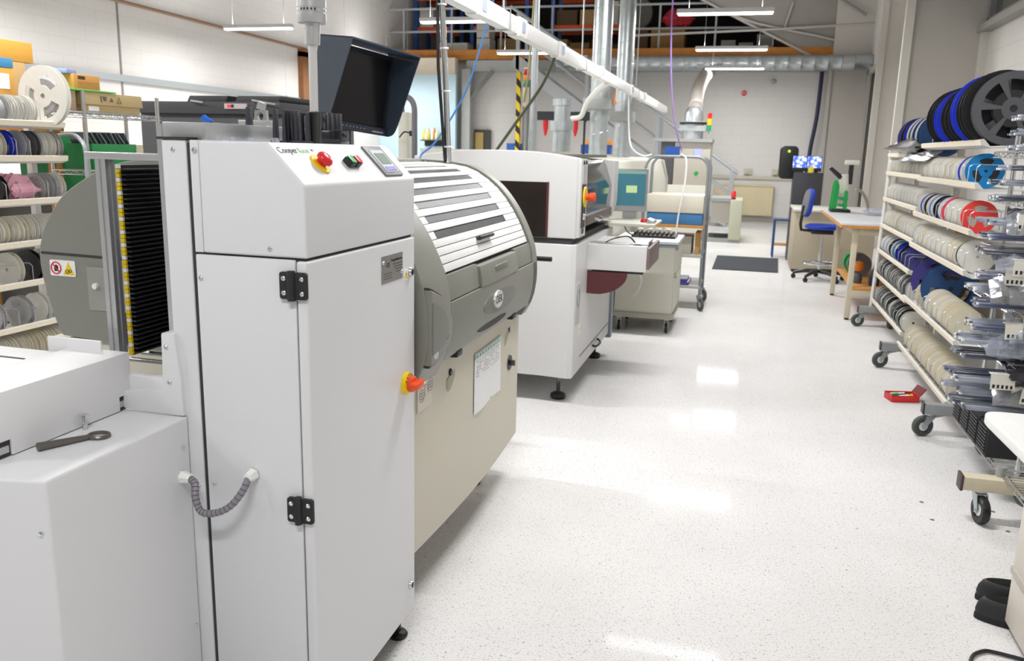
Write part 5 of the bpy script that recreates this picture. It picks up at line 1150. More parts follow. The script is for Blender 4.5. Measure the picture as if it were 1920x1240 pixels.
for (x, y, r_, m, lab) in ((1.12, 9.6, .12, M_rg, 'black cable drum under the bench'), (1.10, 9.9, .11, M_green, 'dark green coil under the bench behind the black drum')):
    b = MB().lathe([(0, -.06), (r_*.5, -.06), (r_, -.07), (r_, .07), (r_*.5, .06), (0, .06)], (x+.1, y, .325+r_), (0,1,0), 24); solo(b, 'cable_drum', m, lab, 'drum')
# stereo microscope
MIC0 = len(bpy.data.objects)
mi = thing('stereo_microscope', 'green and white stereo microscope standing on the workbench', 'microscope', (1.02, 10.0, .95))
MB().box((.90, 9.85, .95), (1.14, 10.15, .985)).build('base', M_black, mi, bevel=.006)
MB().prism([(.90, .985), (.97, .985), (.985, 1.28), (.945, 1.36), (.92, 1.3)], 'y', 9.88, 9.92).prism([(.90, .985), (.97, .985), (.985, 1.28), (.945, 1.36), (.92, 1.3)], 'y', 10.08, 10.12).build('green_side_frame', M_green, mi, bevel=.006)
MB().box((1.05, 9.86, .985), (1.09, 9.95, 1.22)).box((1.0, 9.9, 1.10), (1.1, 10.1, 1.14)).box((1.0, 9.9, 1.02), (1.1, 10.1, 1.05)).build('green_front_frame', M_green, mi, bevel=.006)
MB().cyl((1.06, 10.0, 1.19), (1.03, 10.0, 1.42), .055, .06, n=16).build('optics_body', mat('scope_white', '#d9d6cc', .4), mi, bevel=.008)
MB().cyl((1.0, 9.97, 1.38), (.86, 9.97, 1.50), .03, .022, n=12).cyl((1.0, 10.04, 1.38), (.86, 10.04, 1.50), .03, .022, n=12).build('eyepiece', M_black, mi)
MB().cyl((1.11, 10.0, 1.30), (1.11, 10.0, 1.54), .03, n=12).build('camera_tube', M_black, mi)
MB().box((1.03, 9.93, 1.54), (1.20, 10.07, 1.60)).build('camera_head', MATS['scope_white'], mi, bevel=.02)
q = cat_rom([V(p) for p in ((1.35, 10.3, .96), (1.30, 10.2, 1.10), (1.22, 10.1, 1.20), (1.15, 10.0, 1.22))], 6); solo(MB().tube(q, .016, 8), 'gooseneck_arm', mat('gooseneck', '#a09c92', .4), 'beige gooseneck lamp arm on the bench right of the microscope', 'lamp')
crumple('clear_bag', (1.38, 9.9, .95), (.26, .2, .08), M_clear, 'clear bag with blue contents on the bench right of the microscope', 'bag', (0,0,0), 9)
q = cat_rom([V(p) for p in ((1.35, 9.2, .955), (1.5, 9.35, 1.0), (1.42, 9.5, 1.15), (1.6, 9.6, 1.25), (1.75, 9.4, 1.05))], 6); solo(MB().tube(q, .012, 6), 'hose_coil', mat('hose_grey', '#77756f', .5), 'grey hose lying in loops on the near bench top by the rack', 'hose')
mi.scale = (.9, .9, .9); mi.location = (1.04, 10.35, .95)
# blue office chair
ch = thing('office_chair', 'blue swivel work chair with footring at the far end of the bench', 'chair', (.98, 11.4, 0))
M_fab = mat('fabric_blue', '#2340b0', .9, bump=.4, scale=300); M_fabg = mat('fabric_grey', '#63646c', .9)
CXc, CYc = .98, 11.4
MB().lathe([(0, .06), (.19, .06), (.225, .045), (.23, .02), (.2, 0), (0, 0)], (CXc, CYc, .66), n=28).build('seat', M_fab, ch)
MB().box((CXc-.15, CYc-.1, .60), (CXc+.12, CYc+.1, .66)).build('seat_mechanism', M_black, ch, bevel=.01)
b = MB(); b.T = Matrix.Translation((CXc-.235, CYc, .99)) @ Euler((0, R(8), R(10))).to_matrix().to_4x4()
b.prism(rrect(.34, .36, .13, 6), 'x', 0, .05); bk_ = b.build('backrest', M_fab, ch, bevel=.018, seg=3)
b = MB(); b.T = Matrix.Translation((CXc-.248, CYc, .99)) @ Euler((0, R(8), R(10))).to_matrix().to_4x4(); b.prism(rrect(.31, .33, .12, 6), 'x', 0, .016); b.build('back_shell', M_fabg, bk_, bevel=.006)
MB().tube([(CXc-.12, CYc, .63), (CXc-.27, CYc, .64), (CXc-.285, CYc, .72), (CXc-.26, CYc, .95)], .02, 8).build('back_bar', M_black, ch)
MB().cyl((CXc, CYc, .12), (CXc, CYc, .36), .03, n=14).cyl((CXc, CYc, .36), (CXc, CYc, .62), .016, n=12).build('gas_column', M_chrome, ch)
q = [V((CXc+.21*math.cos(2*PI*i/32), CYc+.21*math.sin(2*PI*i/32), .22)) for i in range(33)]; b = MB().tube(q, .012, 8)
for k in range(3): a = 2*PI*k/3; b.cyl((CXc, CYc, .22), (CXc+.21*math.cos(a), CYc+.21*math.sin(a), .22), .008, n=6)
b.build('foot_ring', M_chrome, ch)
for k in range(5):
    a = R(20+72*k); ex, ey = CXc+.32*math.cos(a), CYc+.32*math.sin(a)
    l_ = MB().tube([(CXc, CYc, .12), (CXc+.16*math.cos(a), CYc+.16*math.sin(a), .115), (ex, ey, .075)], [.03, .026, .018], 8).build('leg', M_black, ch)
    MB().cyl((ex, ey-.02, .03), (ex, ey+.02, .03), .03, n=14).cyl((ex, ey, .04), (ex, ey, .08), .012, n=8).build('castor', M_black, l_)
# cabinet, dark box, screens beyond the chair
cb2 = thing('beige_cabinet', 'beige metal cabinet at the far end beyond the blue chair', 'cabinet', (1.2, 12.6, 0))
MB().box((.66, 12.1, .04), (1.7, 13.2, .83)).build('body', mat('cab_beige', '#b3a892', .5), cb2, bevel=.004); MB().box((.64, 12.07, .83), (1.72, 13.25, .86)).build('top', M_ppcream, cb2, bevel=.004); MB().box((.68, 12.13, 0), (1.68, 13.18, .05)).build('plinth', M_gap, cb2)
b = MB().box((.66, 13.45, .0), (1.08, 13.9, 1.33)); o = solo(b, 'dark_machine', mat('dark_machine', '#33343c', .45), 'dark grey upright box behind the beige cabinet, below the lit screens', 'machine', bevel=.006)
for k, (x, lab) in enumerate(((.735, 'left of two small lit blue monitors in the far corner'), (.945, 'right of two small lit blue monitors in the far corner'))):
    m_ = thing('lit_monitor', lab, 'monitor', (x, 13.6, 1.335), group='lit monitors in the far corner')
    MB().box((x-.105, 13.58, 1.345), (x+.105, 13.62, 1.575)).build('casing', M_black, m_)
    def scr(nt, bb):
        tc = nt.nodes.new('ShaderNodeTexCoord'); no = nt.nodes.new('ShaderNodeTexVoronoi'); no.inputs['Scale'].default_value = 17
        rp_ = nt.nodes.new('ShaderNodeValToRGB'); nt.links.new(tc.outputs['Object'], no.inputs['Vector']); nt.links.new(no.outputs['Distance'], rp_.inputs[0])
        rp_.color_ramp.elements[0].color = (.75, .8, 1, 1); rp_.color_ramp.elements[0].position = .2; rp_.color_ramp.elements[1].color = (.05, .12, .75, 1); rp_.color_ramp.elements[1].position = .6
        nt.links.new(rp_.outputs[0], bb.inputs['Emission Color']); bb.inputs['Emission Strength'].default_value = .9; nt.links.new(rp_.outputs[0], bb.inputs['Base Color'])
    if 'scr' not in MATS: MATS['scr'] = node_mat('lit_screen', scr)
    MB().box((x-.098, 13.575, 1.40), (x+.098, 13.581, 1.57)).build('screen', MATS['scr'], m_)
    MB().box((x-.06, 13.56, 1.33), (x+.06, 13.68, 1.345)).build('stand', M_black, m_)
b = MB().lathe([(0, 0), (.045, 0), (.045, .06), (.02, .08), (.02, .11), (0, .11)], (.90, 13.5, 1.33), n=12); solo(b, 'yellow_bottle', mat('bottle_yellow', '#d9c93a', .4), 'small yellow topped bottle in front of the lit monitors', 'bottle')
b = MB(); b.prism([(.58+p[0], 1.47+p[1]) for p in rrect(.27, .50, .07)], 'y', 13.72, 13.95); o = solo(b, 'speaker_case', M_black, 'black upright case with a green light behind the left lit monitor', 'case', bevel=.02)
MB().lathe([(0, .006), (.02, .004), (.022, 0)], (.575, 13.72, 1.64), (0,-1,0), 14).build('green_light', mat('led_green', '#b6e01e', .4, emit='#b6e01e', estr=.8), o)
bs = thing('blue_stand', 'small blue metal frame stand with a timber shelf by the beige cabinet', 'stand', (.58, 13.9, 0))
for (x, y) in ((.46, 13.75), (.70, 13.75), (.46, 14.05), (.70, 14.05)): MB().box((x-.015, y-.015, 0), (x+.015, y+.015, .6)).build('leg', M_navy, bs)
MB().box((.44, 13.73, .575), (.72, 14.07, .60)).build('top', M_navy, bs); MB().box((.45, 13.74, .19), (.71, 14.06, .205)).build('shelf', M_wood, bs)
mtx = MB().prism([(-.385, 11.88), (.495, 11.88), (.545, 13.54), (-.372, 13.53)], 'z', 0.0, .012); solo(mtx, 'floor_mat', mat('mat_slate', '#33383f', .85, bump=.6, scale=200), 'dark slate anti fatigue mat on the floor beyond the trolley', 'mat')
# radiator, sockets, alarm on the back wall
ra = thing('radiator', 'cream panel radiator on the back wall below the stair foot', 'radiator', (.1, 20.9, .15))
MB().box((-.75, 20.86, .17), (.60, 20.95, .87)).build('panel', mat('radiator_cream', '#dbd0ac', .5), ra, bevel=.01)
b = MB()
for k in range(26): b.box((-.73+k*.051, 20.853, .2), (-.70+k*.051, 20.862, .84))
b.build('ribs', MATS['radiator_cream'], ra); MB().box((-.75, 20.84, .86), (.60, 20.96, .885)).build('top_grille', MATS['radiator_cream'], ra)
b = MB().lathe([(0, .05), (.05, .045), (.06, .02), (.06, 0)], (-.25, 20.99, 2.99), (0,-1,0), 18); solo(b, 'fire_bell', M_red, 'small round red alarm on the white back wall', 'alarm')
b = MB().lathe([(0, .08), (.05, .06), (.06, 0)], (.39, 20.99, 3.25), (0,-1,0), 14); solo(b, 'ceiling_sensor', mat('sensor_grey', '#b5b2ac', .4), 'small grey round sensor high on the back wall', 'sensor')
for x, lab in ((-.02, 'socket with black plug on the back wall right of the stair post'), (.62, 'socket with plugs on the back wall left of the dark corner machine')):
    b = MB().box((x-.09, 20.93, 1.12), (x+.09, 20.99, 1.26)); b.box((x-.06, 20.88, 1.15), (x+.02, 20.94, 1.23)); solo(b, 'wall_socket', mat('socket_ivory', '#c9c4b2', .5), lab, 'socket')
b = MB().tube(cat_rom([V(p) for p in ((1.42, 20.8, 3.5), (1.40, 20.8, 2.5), (1.33, 20.8, 1.8), (1.3, 20.8, 1.2))], 6), .045, 8); solo(b, 'cable_bundle', mat('bundle_indigo', '#2b2d4a', .6), 'dark indigo cable bundle hanging on the back wall beside the pier', 'cable')
b = MB().cyl((-2.9, 20.8, .0), (-2.9, 20.8, 3.7), .025, n=8); solo(b, 'blue_pipe', mat('pipe_blue', '#3f5f9c', .4), 'thin blue vertical pipe on the back wall behind the stair', 'pipe')
dz = ray_pt(1400, 120, Y=20.3)
pr_ = [(0, 0), (.165, 0)]
for k in range(24): pr_ += [(.165, .19+k*.28), (.172, .20+k*.28), (.165, .21+k*.28)]
b = MB().lathe(pr_+[(.165, 6.99), (0, 6.99)], (-4.6, 20.3, 3.60), (1, 0, 0), 24); dct = solo(b, 'wall_duct', M_galv, 'long galvanised duct running under the timber deck edge', 'duct')
MB().lathe([(.165, -.12), (.185, -.12), (.185, .12), (.165, .12)], (1.9, 20.3, 3.60), (1,0,0), 24).build('duct_collar', M_alu, dct)
# ================================================================== wave machine and far machines
fm = thing('far_machine', 'tall grey machine with domed exhaust, small screen and hose rising to the wall duct', 'machine', (-1.2, 16.3, 0))
MB().box((-2.3, 15.9, .0), (-.70, 16.9, 1.0)).build('base_casing', M_ppcream, fm, bevel=.01)
MB().box((-1.35, 16.0, 1.0), (-.70, 16.8, 1.78)).build('upper_casing', mat('far_grey', '#b0aba0', .5), fm, bevel=.01)
MB().box((-1.60, 16.0, 1.0), (-1.36, 16.8, 1.78)).build('dark_panel', mat('far_dark', '#4d4c4e', .5), fm, bevel=.006)
MB().box((-.99, 15.985, 1.52), (-.86, 16.0, 1.66)).build('screen', mat('far_screen', '#8d93e8', .4, emit='#8d93e8', estr=.8), fm)
MB().lathe([(0, .01), (.035, .008), (.04, 0)], (-.93, 15.998, 1.22), (0,-1,0), 14).build('green_button', M_green, fm)
MB().box((-1.75, 15.95, 1.78), (-.68, 16.85, 1.84)).build('top_plate', M_steelgrey, fm)
MB().cyl((-1.06, 16.3, 1.8), (-1.06, 16.3, 2.12), .19, n=20).box((-1.30, 16.1, 1.98), (-.82, 16.5, 2.08)).build('exhaust_neck', M_galv, fm)
MB().lathe([(0, 2.11), (.235, 2.11), (.235, 2.15), (.17, 2.16), (.165, 2.30), (.14, 2.38), (.08, 2.43), (0, 2.44)], (-1.06, 16.3, 0), n=24).build('exhaust_dome', M_galv, fm)
MB().cyl((-1.06, 16.3, 2.105), (-1.06, 16.3, 2.14), .25, n=24).build('black_collar', M_black, fm)
P = cat_rom([V(p) for p in ((-1.04, 16.3, 2.42), (-1.05, 16.8, 2.7), (-1.04, 17.8, 3.0), (-1.03, 19.2, 3.28), (-1.02, 20.0, 3.38))], 12)
MB().tube(P, [.13+.012*(i % 2) for i in range(len(P))], 12).build('flexible_duct', mat('flex_duct', '#b5aea6', .45, .3), fm)
tx, ty = -.76, 16.05
MB().cyl((tx, ty, 1.78), (tx, ty, 1.98), .012, n=8).build('tower_pole', M_steelgrey, fm)
for n_, c_, z0_, z1_ in (('green_lens', '#0b8a5a', 1.98, 2.09), ('amber_lens', '#f0b010', 2.09, 2.20), ('red_lens', '#d01818', 2.20, 2.30)): MB().cyl((tx, ty, z0_), (tx, ty, z1_), .04, n=14).build(n_, mat('far_'+n_, c_, .4), fm)
fc = thing('far_conveyor', 'pale green grey conveyor table with a red beacon by the stair foot', 'machine', (-.35, 16.0, 0))
MB().box((-.62, 15.7, .74), (-.26, 16.9, .80)).build('top', M_steelgrey, fc); MB().box((-.60, 15.75, .35), (-.27, 16.85, .74)).build('side_panel', mat('far_panel', '#a9a59b', .5), fc); MB().box((-.27, 15.68, .06), (-.06, 16.9, .775)).build('end_cabinet', mat('far_green', '#b6b8a2', .5), fc, bevel=.01)
for y0_, y1_ in ((15.72, 15.82), (16.7, 16.85)): MB().box((-.66, y0_, .0), (-.06, y1_, .07)).build('base_rail', M_steelgrey, fc)
MB().cyl((-.23, 15.9, .775), (-.23, 15.9, .80), .045, n=14).build('beacon_base', M_black, fc); MB().lathe([(0, .93), (.03, .925), (.042, .90), (.042, .80)], (-.23, 15.9, 0), n=14).build('beacon_lens', M_red, fc)
# ================================================================== staircase to the mezzanine
sc = thing('steel_staircase', 'grey steel staircase with handrails descending along the back wall to the right', 'stairs', (-3, 19.8, 0))
def sline(px0, py0, px1, py1, y): return ray_pt(px0, py0, Y=y), ray_pt(px1, py1, Y=y)
M_st = mat('stair_grey', '#a3a9ac', .5); M_st2 = mat('stringer_pale', '#a9adae', .5)
for y in (19.3, 20.1):
    a, c = V((-5.4, y, 3.6)), V((-.35, y, .10)); d = (c-a).normalized(); n_ = V((-d.z, 0, d.x)); 
    q = [a+n_*.13, c+n_*.13, c-n_*.13, a-n_*.13]
    MB().prism([(p.x, p.z) for p in q], 'y', y-.03, y+.03).build('stringer', M_st2, sc)
    MB().tube([(-5.5, y, 4.75), (-.30, y, 1.22), (-.22, y, 1.16)], .032, 8).build('handrail', M_st, sc)
    MB().tube([(-5.4, y, 4.2), (-.35, y, .70)], .022, 8).build('mid_rail', M_st, sc)
    for k in (0.0, .33, .66, 1.0):
        x = -5.3+4.95*k; zz = 4.62-3.37*k; MB().box((x-.04, y-.03, max(.0, zz-1.3)), (x+.04, y+.03, zz)).build('post', M_st, sc)
for k in range(16):
    t = (k+.5)/16; MB().box((-5.4+5.05*t-.12, 19.33, 3.6-3.5*t-.02), (-5.4+5.05*t+.12, 20.07, 3.6-3.5*t+.02)).build('tread', M_st, sc)
# mezzanine railing and storage racks
rl = thing('guard_railing', 'grey tubular guard railing along the mezzanine edge', 'railing', (-3, 20.9, 3.9))
for z in (4.45, 5.0): MB().tube([(XL, 20.95, z), (1.6, 20.95, z)], .028, 8).build('rail', M_st, rl)
for k in range(9): x = -8.8+k*1.3; MB().cyl((x, 20.95, 3.9), (x, 20.95, 5.0), .026, n=8).build('post', M_st, rl)
M_rackblue = mat('rack_blue', '#1f4f9a', .45); M_rackor = mat('rack_orange', '#e0561a', .45)
M_bx = [mat('box_brown', '#8d6a3e', .8), mat('box_tan', '#a98958', .8), mat('box_dark', '#5c4630', .8), mat('box_white', '#c9c6be', .7)]
def pallet_rack(x0, x1, y, label, lv=(3.95, 4.75, 5.55)):
    t = thing('pallet_rack', label, 'rack', ((x0+x1)/2, y+.5, 3.9), group='pallet racks on the mezzanine')
    for x in (x0, x1):
        for yy in (y, y+.9): MB().box((x-.05, yy-.04, 3.9), (x+.05, yy+.04, 6.4)).build('upright', M_rackblue, t)
    for z in lv[1:]:
        for yy in (y, y+.9): MB().box((x0, yy-.03, z-.12), (x1, yy+.03, z)).build('beam', M_rackor, t)
        MB().box((x0, y, z-.02), (x1, y+.9, z)).build('deck', mat('deck_board', '#6b5a40', .8), t)
BL = 'brown stored box on the %s of the mezzanine racks'
def fill(x0, x1, y, zs, where):
    for z in zs:
        x = x0+.08
        while x < x1-.35:
            wd, hh = rnd.uniform(.3, .6), rnd.uniform(.28, .6)
            m = rnd.choice(M_bx[:3]) if rnd.random() < .85 else M_bx[3]
            if x+wd > x1-.05: break
            b = MB().box((x, y+.05, z), (x+wd, y+.55, z+hh)); solo(b, 'storage_box', m, 'carton stored on the %s' % where, 'box', 'cartons on the '+where)
            x += wd+rnd.uniform(.03, .2)
RK = [(-9.0, -8.0, 'blue and orange pallet rack at the left end of the mezzanine', 'leftmost mezzanine rack'), (-7.4, -5.9, 'blue and orange pallet rack on the mezzanine above the hazard striped post', 'second mezzanine rack from left'), (-5.2, -3.2, 'blue and orange pallet rack on the mezzanine behind the flue ducts', 'mezzanine rack behind the flue ducts')]
for x0_, x1_, lab, wh in RK: pallet_rack(x0_, x1_, 22.3, lab); fill(x0_, x1_, 22.3, (3.9, 4.75, 5.55), wh)
b = MB().box((-2.55, 21.5, 3.9), (-1.75, 22.1, 4.55)); solo(b, 'cardboard_carton', M_bx[0], 'large brown carton on the mezzanine below the red sack', 'box')
crumple('red_sack', (-1.95, 21.75, 4.55), (.75, .5, .42), mat('sack_red', '#b93038', .8), 'red sack on top of a carton on the mezzanine', 'sack', (0,0,.2), 33)
b = MB().lathe([(0, -.1), (.40, -.1), (.42, 0), (.40, .1), (0, .1)], (-3.0, 22.0, 4.95), (0,1,0), 24); solo(b, 'large_drum', mat('drum_grey', '#5a5852', .7), 'large grey round drum on the mezzanine left of the red sack', 'drum')
b = MB().box((-3.35, 21.7, 3.9), (-2.65, 22.3, 4.53)); solo(b, 'drum_crate', M_bx[2], 'dark crate under the large round drum on the mezzanine', 'crate')
for x, z, w_, h_, m, lab in ((-8.0, 3.9, .8, .32, M_bx[3], 'white carton with red print at the mezzanine edge above the monitor'), (-6.95, 3.9, .35, .42, M_bx[3], 'lower white box of the stack near the hung lamp on the mezzanine'), (-6.95, 4.34, .33, .40, M_bx[3], 'middle white box of the stack near the hung lamp on the mezzanine'), (-6.95, 4.76, .33, .36, M_bx[3], 'top white box of the stack near the hung lamp on the mezzanine')):
    b = MB().box((x, 21.3, z), (x+w_, 21.8, z+h_)); solo(b, 'carton', m, lab, 'box')
for k in range(6):
    x = -.9+k*.42; h_ = rnd.uniform(.25, .55); b = MB().box((x, 22.0, 3.9), (x+.34, 22.5, 3.9+h_)); solo(b, 'storage_crate', rnd.choice(M_bx), 'dim stored crate at the right end of the mezzanine behind the railing', 'crate', 'crates at the right of the mezzanine')
# hazard striped post and items under the mezzanine on the left
hp = thing('hazard_post', 'yellow and black hazard striped steel post behind the signal tower', 'post', (-5.6, 20.0, 0))
xq = ray_pt(972, 200, Y=20.0).x
def haz(nt, bb):
    tc = nt.nodes.new('ShaderNodeTexCoord'); wv = nt.nodes.new('ShaderNodeTexWave'); wv.wave_type = 'BANDS'; wv.bands_direction = 'DIAGONAL'; wv.inputs['Scale'].default_value = 1.75
    rp_ = nt.nodes.new('ShaderNodeValToRGB'); rp_.color_ramp.interpolation = 'CONSTANT'; rp_.color_ramp.elements[0].color = (*lin('#1c1c18'), 1); rp_.color_ramp.elements[1].color = (*lin('#f2d21a'), 1); rp_.color_ramp.elements[1].position = .42
    nt.links.new(tc.outputs['Object'], wv.inputs['Vector']); nt.links.new(wv.outputs[0], rp_.inputs[0]); nt.links.new(rp_.outputs[0], bb.inputs['Base Color']); bb.inputs['Roughness'].default_value = .5
MB().box((xq-.05, 19.95, 0), (xq+.05, 20.05, 3.55)).build('striped_face', node_mat('hazard_stripe', haz), hp)
b = MB().box((-6.85, 20.9, 0), (-6.42, 20.97, 2.05)); o = solo(b, 'side_doorway', mat('frame_dark', '#4a4848', .6), 'dark framed narrow doorway on the wall under the mezzanine', 'door')
MB().box((-6.82, 20.88, 0), (-6.60, 20.92, 1.98)).build('door_leaf', mat('leaf_tan', '#c9ad6a', .6), o)
b = MB().box((-5.72, 20.92, 1.78), (-5.46, 20.98, 2.35)); solo(b, 'notice_board', mat('notice_pale', '#d5c6b4', .7), 'pale notice sheet on the wall left of the hazard post', 'notice')
b = MB().box((-5.75, 20.1, 1.42), (-5.45, 20.4, 1.72)); b.box((-5.75, 20.1, 0), (-5.45, 20.4, .04)); b.box((-5.62, 20.23, .04), (-5.58, 20.27, 1.42)); solo(b, 'blue_bin', mat('bin_blue', '#1f63b8', .5), 'small blue bin on a stand under the mezzanine left of the hazard post', 'bin')
for k, (x, z, lab) in enumerate(((-2.62, 1.85, 'left red pressure bottle on the fitting beside the flue ducts'), (-2.22, 1.85, 'middle red pressure bottle beside the flue ducts'), (-1.95, 1.78, 'right red pressure bottle just left of the flue ducts'))):
    b = MB().lathe([(0, -.10), (.012, -.10), (.03, -.03), (.036, 0), (.036, .10), (0, .105)], (x, 11.0, z), n=14); solo(b, 'red_regulator', M_red, lab, 'regulator', 'red regulators near the flue ducts'); 
b = MB().box((-2.75, 10.96, 1.95), (-1.85, 11.04, 2.06)); b.cyl((-2.4, 11, 1.5), (-2.4, 11, 1.96), .015, n=8).cyl((-2.1, 11, 1.5), (-2.1, 11, 1.96), .015, n=8); solo(b, 'regulator_rail', M_gap, 'black rail carrying the red regulators above the oven', 'rail')
for k, x in enumerate((-2.35, -2.12, -1.15)):
    b = MB().box((x, 12.1, 1.53), (x+.19, 12.3, 1.66)); solo(b, 'blue_container', mat('container_blue', '#1f4f9f', .5), ['blue container on the oven top left of the flue ducts', 'second blue container on the oven top, beside the first', 'blue container on the oven top between the flue ducts'][k], 'container')
b = MB().box((-2.3, 12.15, 1.66), (-1.9, 12.3, 1.73)); solo(b, 'orange_tray', mat('tray_orange', '#e39a4c', .6), 'orange tray lying on the two blue containers', 'tray')
# ================================================================== left side: machine with arm, bottles, dark oven, wire shelves
gm = thing('grey_instrument', 'cream box instrument with a thick grey bent hose, behind the hooded monitor', 'machine', (-3.1, 6.5, 0))
q0, q1 = ray_pt(748, 210, Y=6.3), ray_pt(785, 285, Y=6.3)
qm = ray_pt(766, 210, Y=6.3); MB().box((q0.x, 6.28, .9), (qm.x, 6.47, q0.z)).build('case', M_ppcream, gm, bevel=.01)
MB().box((q0.x-.2, 6.15, 0), (q1.x+.02, 6.6, .9)).build('base', M_steelgrey, gm)
hx0, hx1, hz = ray_pt(765, 190, Y=6.3).x, ray_pt(787, 190, Y=6.3).x, ray_pt(775, 187, Y=6.3).z
MB().tube(cat_rom([V((hx0, 6.18, hz-.1)), V((hx0, 6.18, hz-.02)), V(((hx0+hx1)/2, 6.18, hz+.01)), V((hx1, 6.18, hz-.05)), V((hx1+.005, 6.18, hz-.2)), V((hx1+.005, 6.18, 1.45))], 6), .022, 10).build('bent_hose', mat('hose_slate', '#6e6e74', .5), gm)
MB().tube(cat_rom([V((q0.x+.05, 6.19, 1.63)), V((q0.x+.10, 6.17, 1.67)), V((q0.x+.15, 6.18, 1.66))], 5), .006, 6).box((q0.x+.14, 6.17, 1.64), (q0.x+.17, 6.2, 1.68)).build('plug_lead', M_black, gm)
sh = thing('bottle_shelf', 'dark wall shelf of bottles in front of the pale blue partition', 'shelf', (-7.75, 20.2, 1.6))
sa, sb_ = ray_pt(792, 262, Y=20.1), ray_pt(826, 262, Y=20.1)
MB().box((sa.x, 19.95, sa.z-.03), (sb_.x, 20.3, sa.z)).box((sa.x, 20.25, sa.z-.15), (sb_.x, 20.3, sa.z-.03)).build('board', M_gap, sh)
for k, c_ in enumerate(('#c9c24a', '#e6e2d2', '#d8b48a', '#8fae2e', '#e8e4da', '#b8763c', '#dfe0c0', '#a8b84a')):
    x = sa.x+.05+k*(sb_.x-sa.x-.1)/7; h_ = rnd.uniform(.18, .30)
    b = MB().lathe([(0, 0), (.045, 0), (.05, .02), (.05, h_*.65), (.02, h_*.8), (.02, h_), (0, h_)], (x, 20.1, sa.z), n=12); solo(b, 'bottle', mat('bottle_%d' % k, c_, .4), ['olive', 'white', 'peach', 'green', 'ivory', 'brown', 'pale lime', 'lime'][k]+' bottle on the dark shelf by the blue partition', 'bottle', 'bottles on the partition shelf')
b = MB().box((sa.x-.6, 19.6, .86), (sb_.x+1.2, 20.25, .9)); 
for x in (sa.x-.5, sb_.x+1.1): b.box((x-.03, 19.65, 0), (x+.03, 19.71, .86))
solo(b, 'side_counter', M_ppcream, 'pale counter below the bottle shelf by the partition', 'counter')
# dark oven on the left
do = thing('dark_oven', 'large dark charcoal machine with two raised lid panels and a red display strip', 'machine', (-4.0, 6.9, 0))
M_char = mat('charcoal', '#48484c', .5); M_char2 = mat('charcoal_dark', '#3a3a3e', .5)
dz0 = ray_pt(300, 190, Y=6.3).z; dxa, dxb = ray_pt(262, 200, Y=6.3).x, ray_pt(530, 190, Y=6.3).x
MB().box((dxa, 6.3, .3), (dxb, 7.6, dz0-.06)).build('body', M_char, do, bevel=.01); MB().box((dxa, 6.25, dz0-.10), (dxb, 7.6, dz0)).build('upper_case', M_char2, do, bevel=.01)
for (pa, pb) in ((350, 428), (440, 528)):
    xa, xb_ = ray_pt(pa, 182, Y=6.3).x, ray_pt(pb, 182, Y=6.3).x; MB().prism([(xa, dz0), (xb_-.03, dz0), (xb_, dz0+.05), (xa+.03, dz0+.05)], 'y', 6.3, 7.4).build('lid', M_char2, do, bevel=.004)
xa, xb_ = ray_pt(421, 197, Y=6.24).x, ray_pt(463, 203, Y=6.24).x; za = ray_pt(440, 199, Y=6.24).z
pn = MB().box((xa, 6.235, za-.022), (xb_, 6.26, za+.02)).build('display_strip', mat('strip_pink_grey', '#b9aeb0', .5), do)
MB().box((xa+.03, 6.232, za-.012), (xa+.06, 6.24, za+.012)).build('red_display', mat('led_red', '#ff2a2a', .4, emit='#ff2a2a', estr=1.2), pn); MB().box((xa+.065, 6.232, za-.012), (xa+.09, 6.24, za+.012)).build('dark_display', M_black, pn)
MB().tube([(ray_pt(355, 187, Y=6.2).x, 6.22, dz0+.005), (ray_pt(380, 190, Y=6.2).x, 6.20, dz0-.01)], .008, 6).tube([(ray_pt(470, 188, Y=6.2).x, 6.22, dz0+.012), (ray_pt(515, 196, Y=6.2).x, 6.20, dz0-.02)], .008, 6).build('lid_handle', M_alu, do)
for p in ((-3.6, 6.5), (-4.6, 6.5), (-3.6, 7.4), (-4.6, 7.4)): MB().box((p[0]-.04, p[1]-.04, 0), (p[0]+.04, p[1]+.04, .3)).build('leg', M_gap, do)
# blue handled tool and clamp on the loader rear rail
b = MB(); P = cat_rom([V(ray_pt(*a, Y=2.33)) for a in ((380, 219), (388, 226), (397, 231))], 6); b.tube(P, [.007]+[.0105]*(len(P)-2)+[.008], 10); bt = solo(b, 'blue_handled_tool', mat('handle_blue', '#1c6fe0', .4), 'blue handled tool lying on the rear aluminium rail', 'tool')
MB().tube([ray_pt(397, 231, Y=2.33), ray_pt(425, 234, Y=2.33), ray_pt(455, 234.5, Y=2.33)], .004, 6).build('steel_shaft', M_steel, bt)
ck = thing('rail_bracket', 'aluminium bracket block with a pierced lug on the rear rail', 'bracket', tuple(ray_pt(485, 235, Y=2.33)))
p0, p1 = ray_pt(452, 234, Y=2.33), ray_pt(505, 226, Y=2.33); MB().box((p0.x, 2.315, 1.602), (p1.x, 2.35, p1.z)).build('block', M_alu, ck, bevel=.001)
p0, p1 = ray_pt(480, 226, Y=2.33), ray_pt(503, 207, Y=2.33)
cxx, czz = (p0.x+p1.x)/2, (p0.z+p1.z)/2
MB().prism([(cxx-.022, p0.z), (cxx-.008, p0.z), (cxx-.012, czz), (cxx-.005, czz+.008), (cxx+.006, czz+.008), (cxx+.012, czz), (cxx+.008, p0.z), (cxx+.022, p0.z), (cxx+.020, p1.z), (cxx-.018, p1.z)], 'y', 2.318, 2.332).build('lug', M_steelgrey, ck)
p0 = ray_pt(490, 197, Y=2.33); MB().cbox((cxx+.002, 2.325, p0.z-.003), (.022, .016, .022), (0, .3, 0)).build('clamp', M_alu, ck)
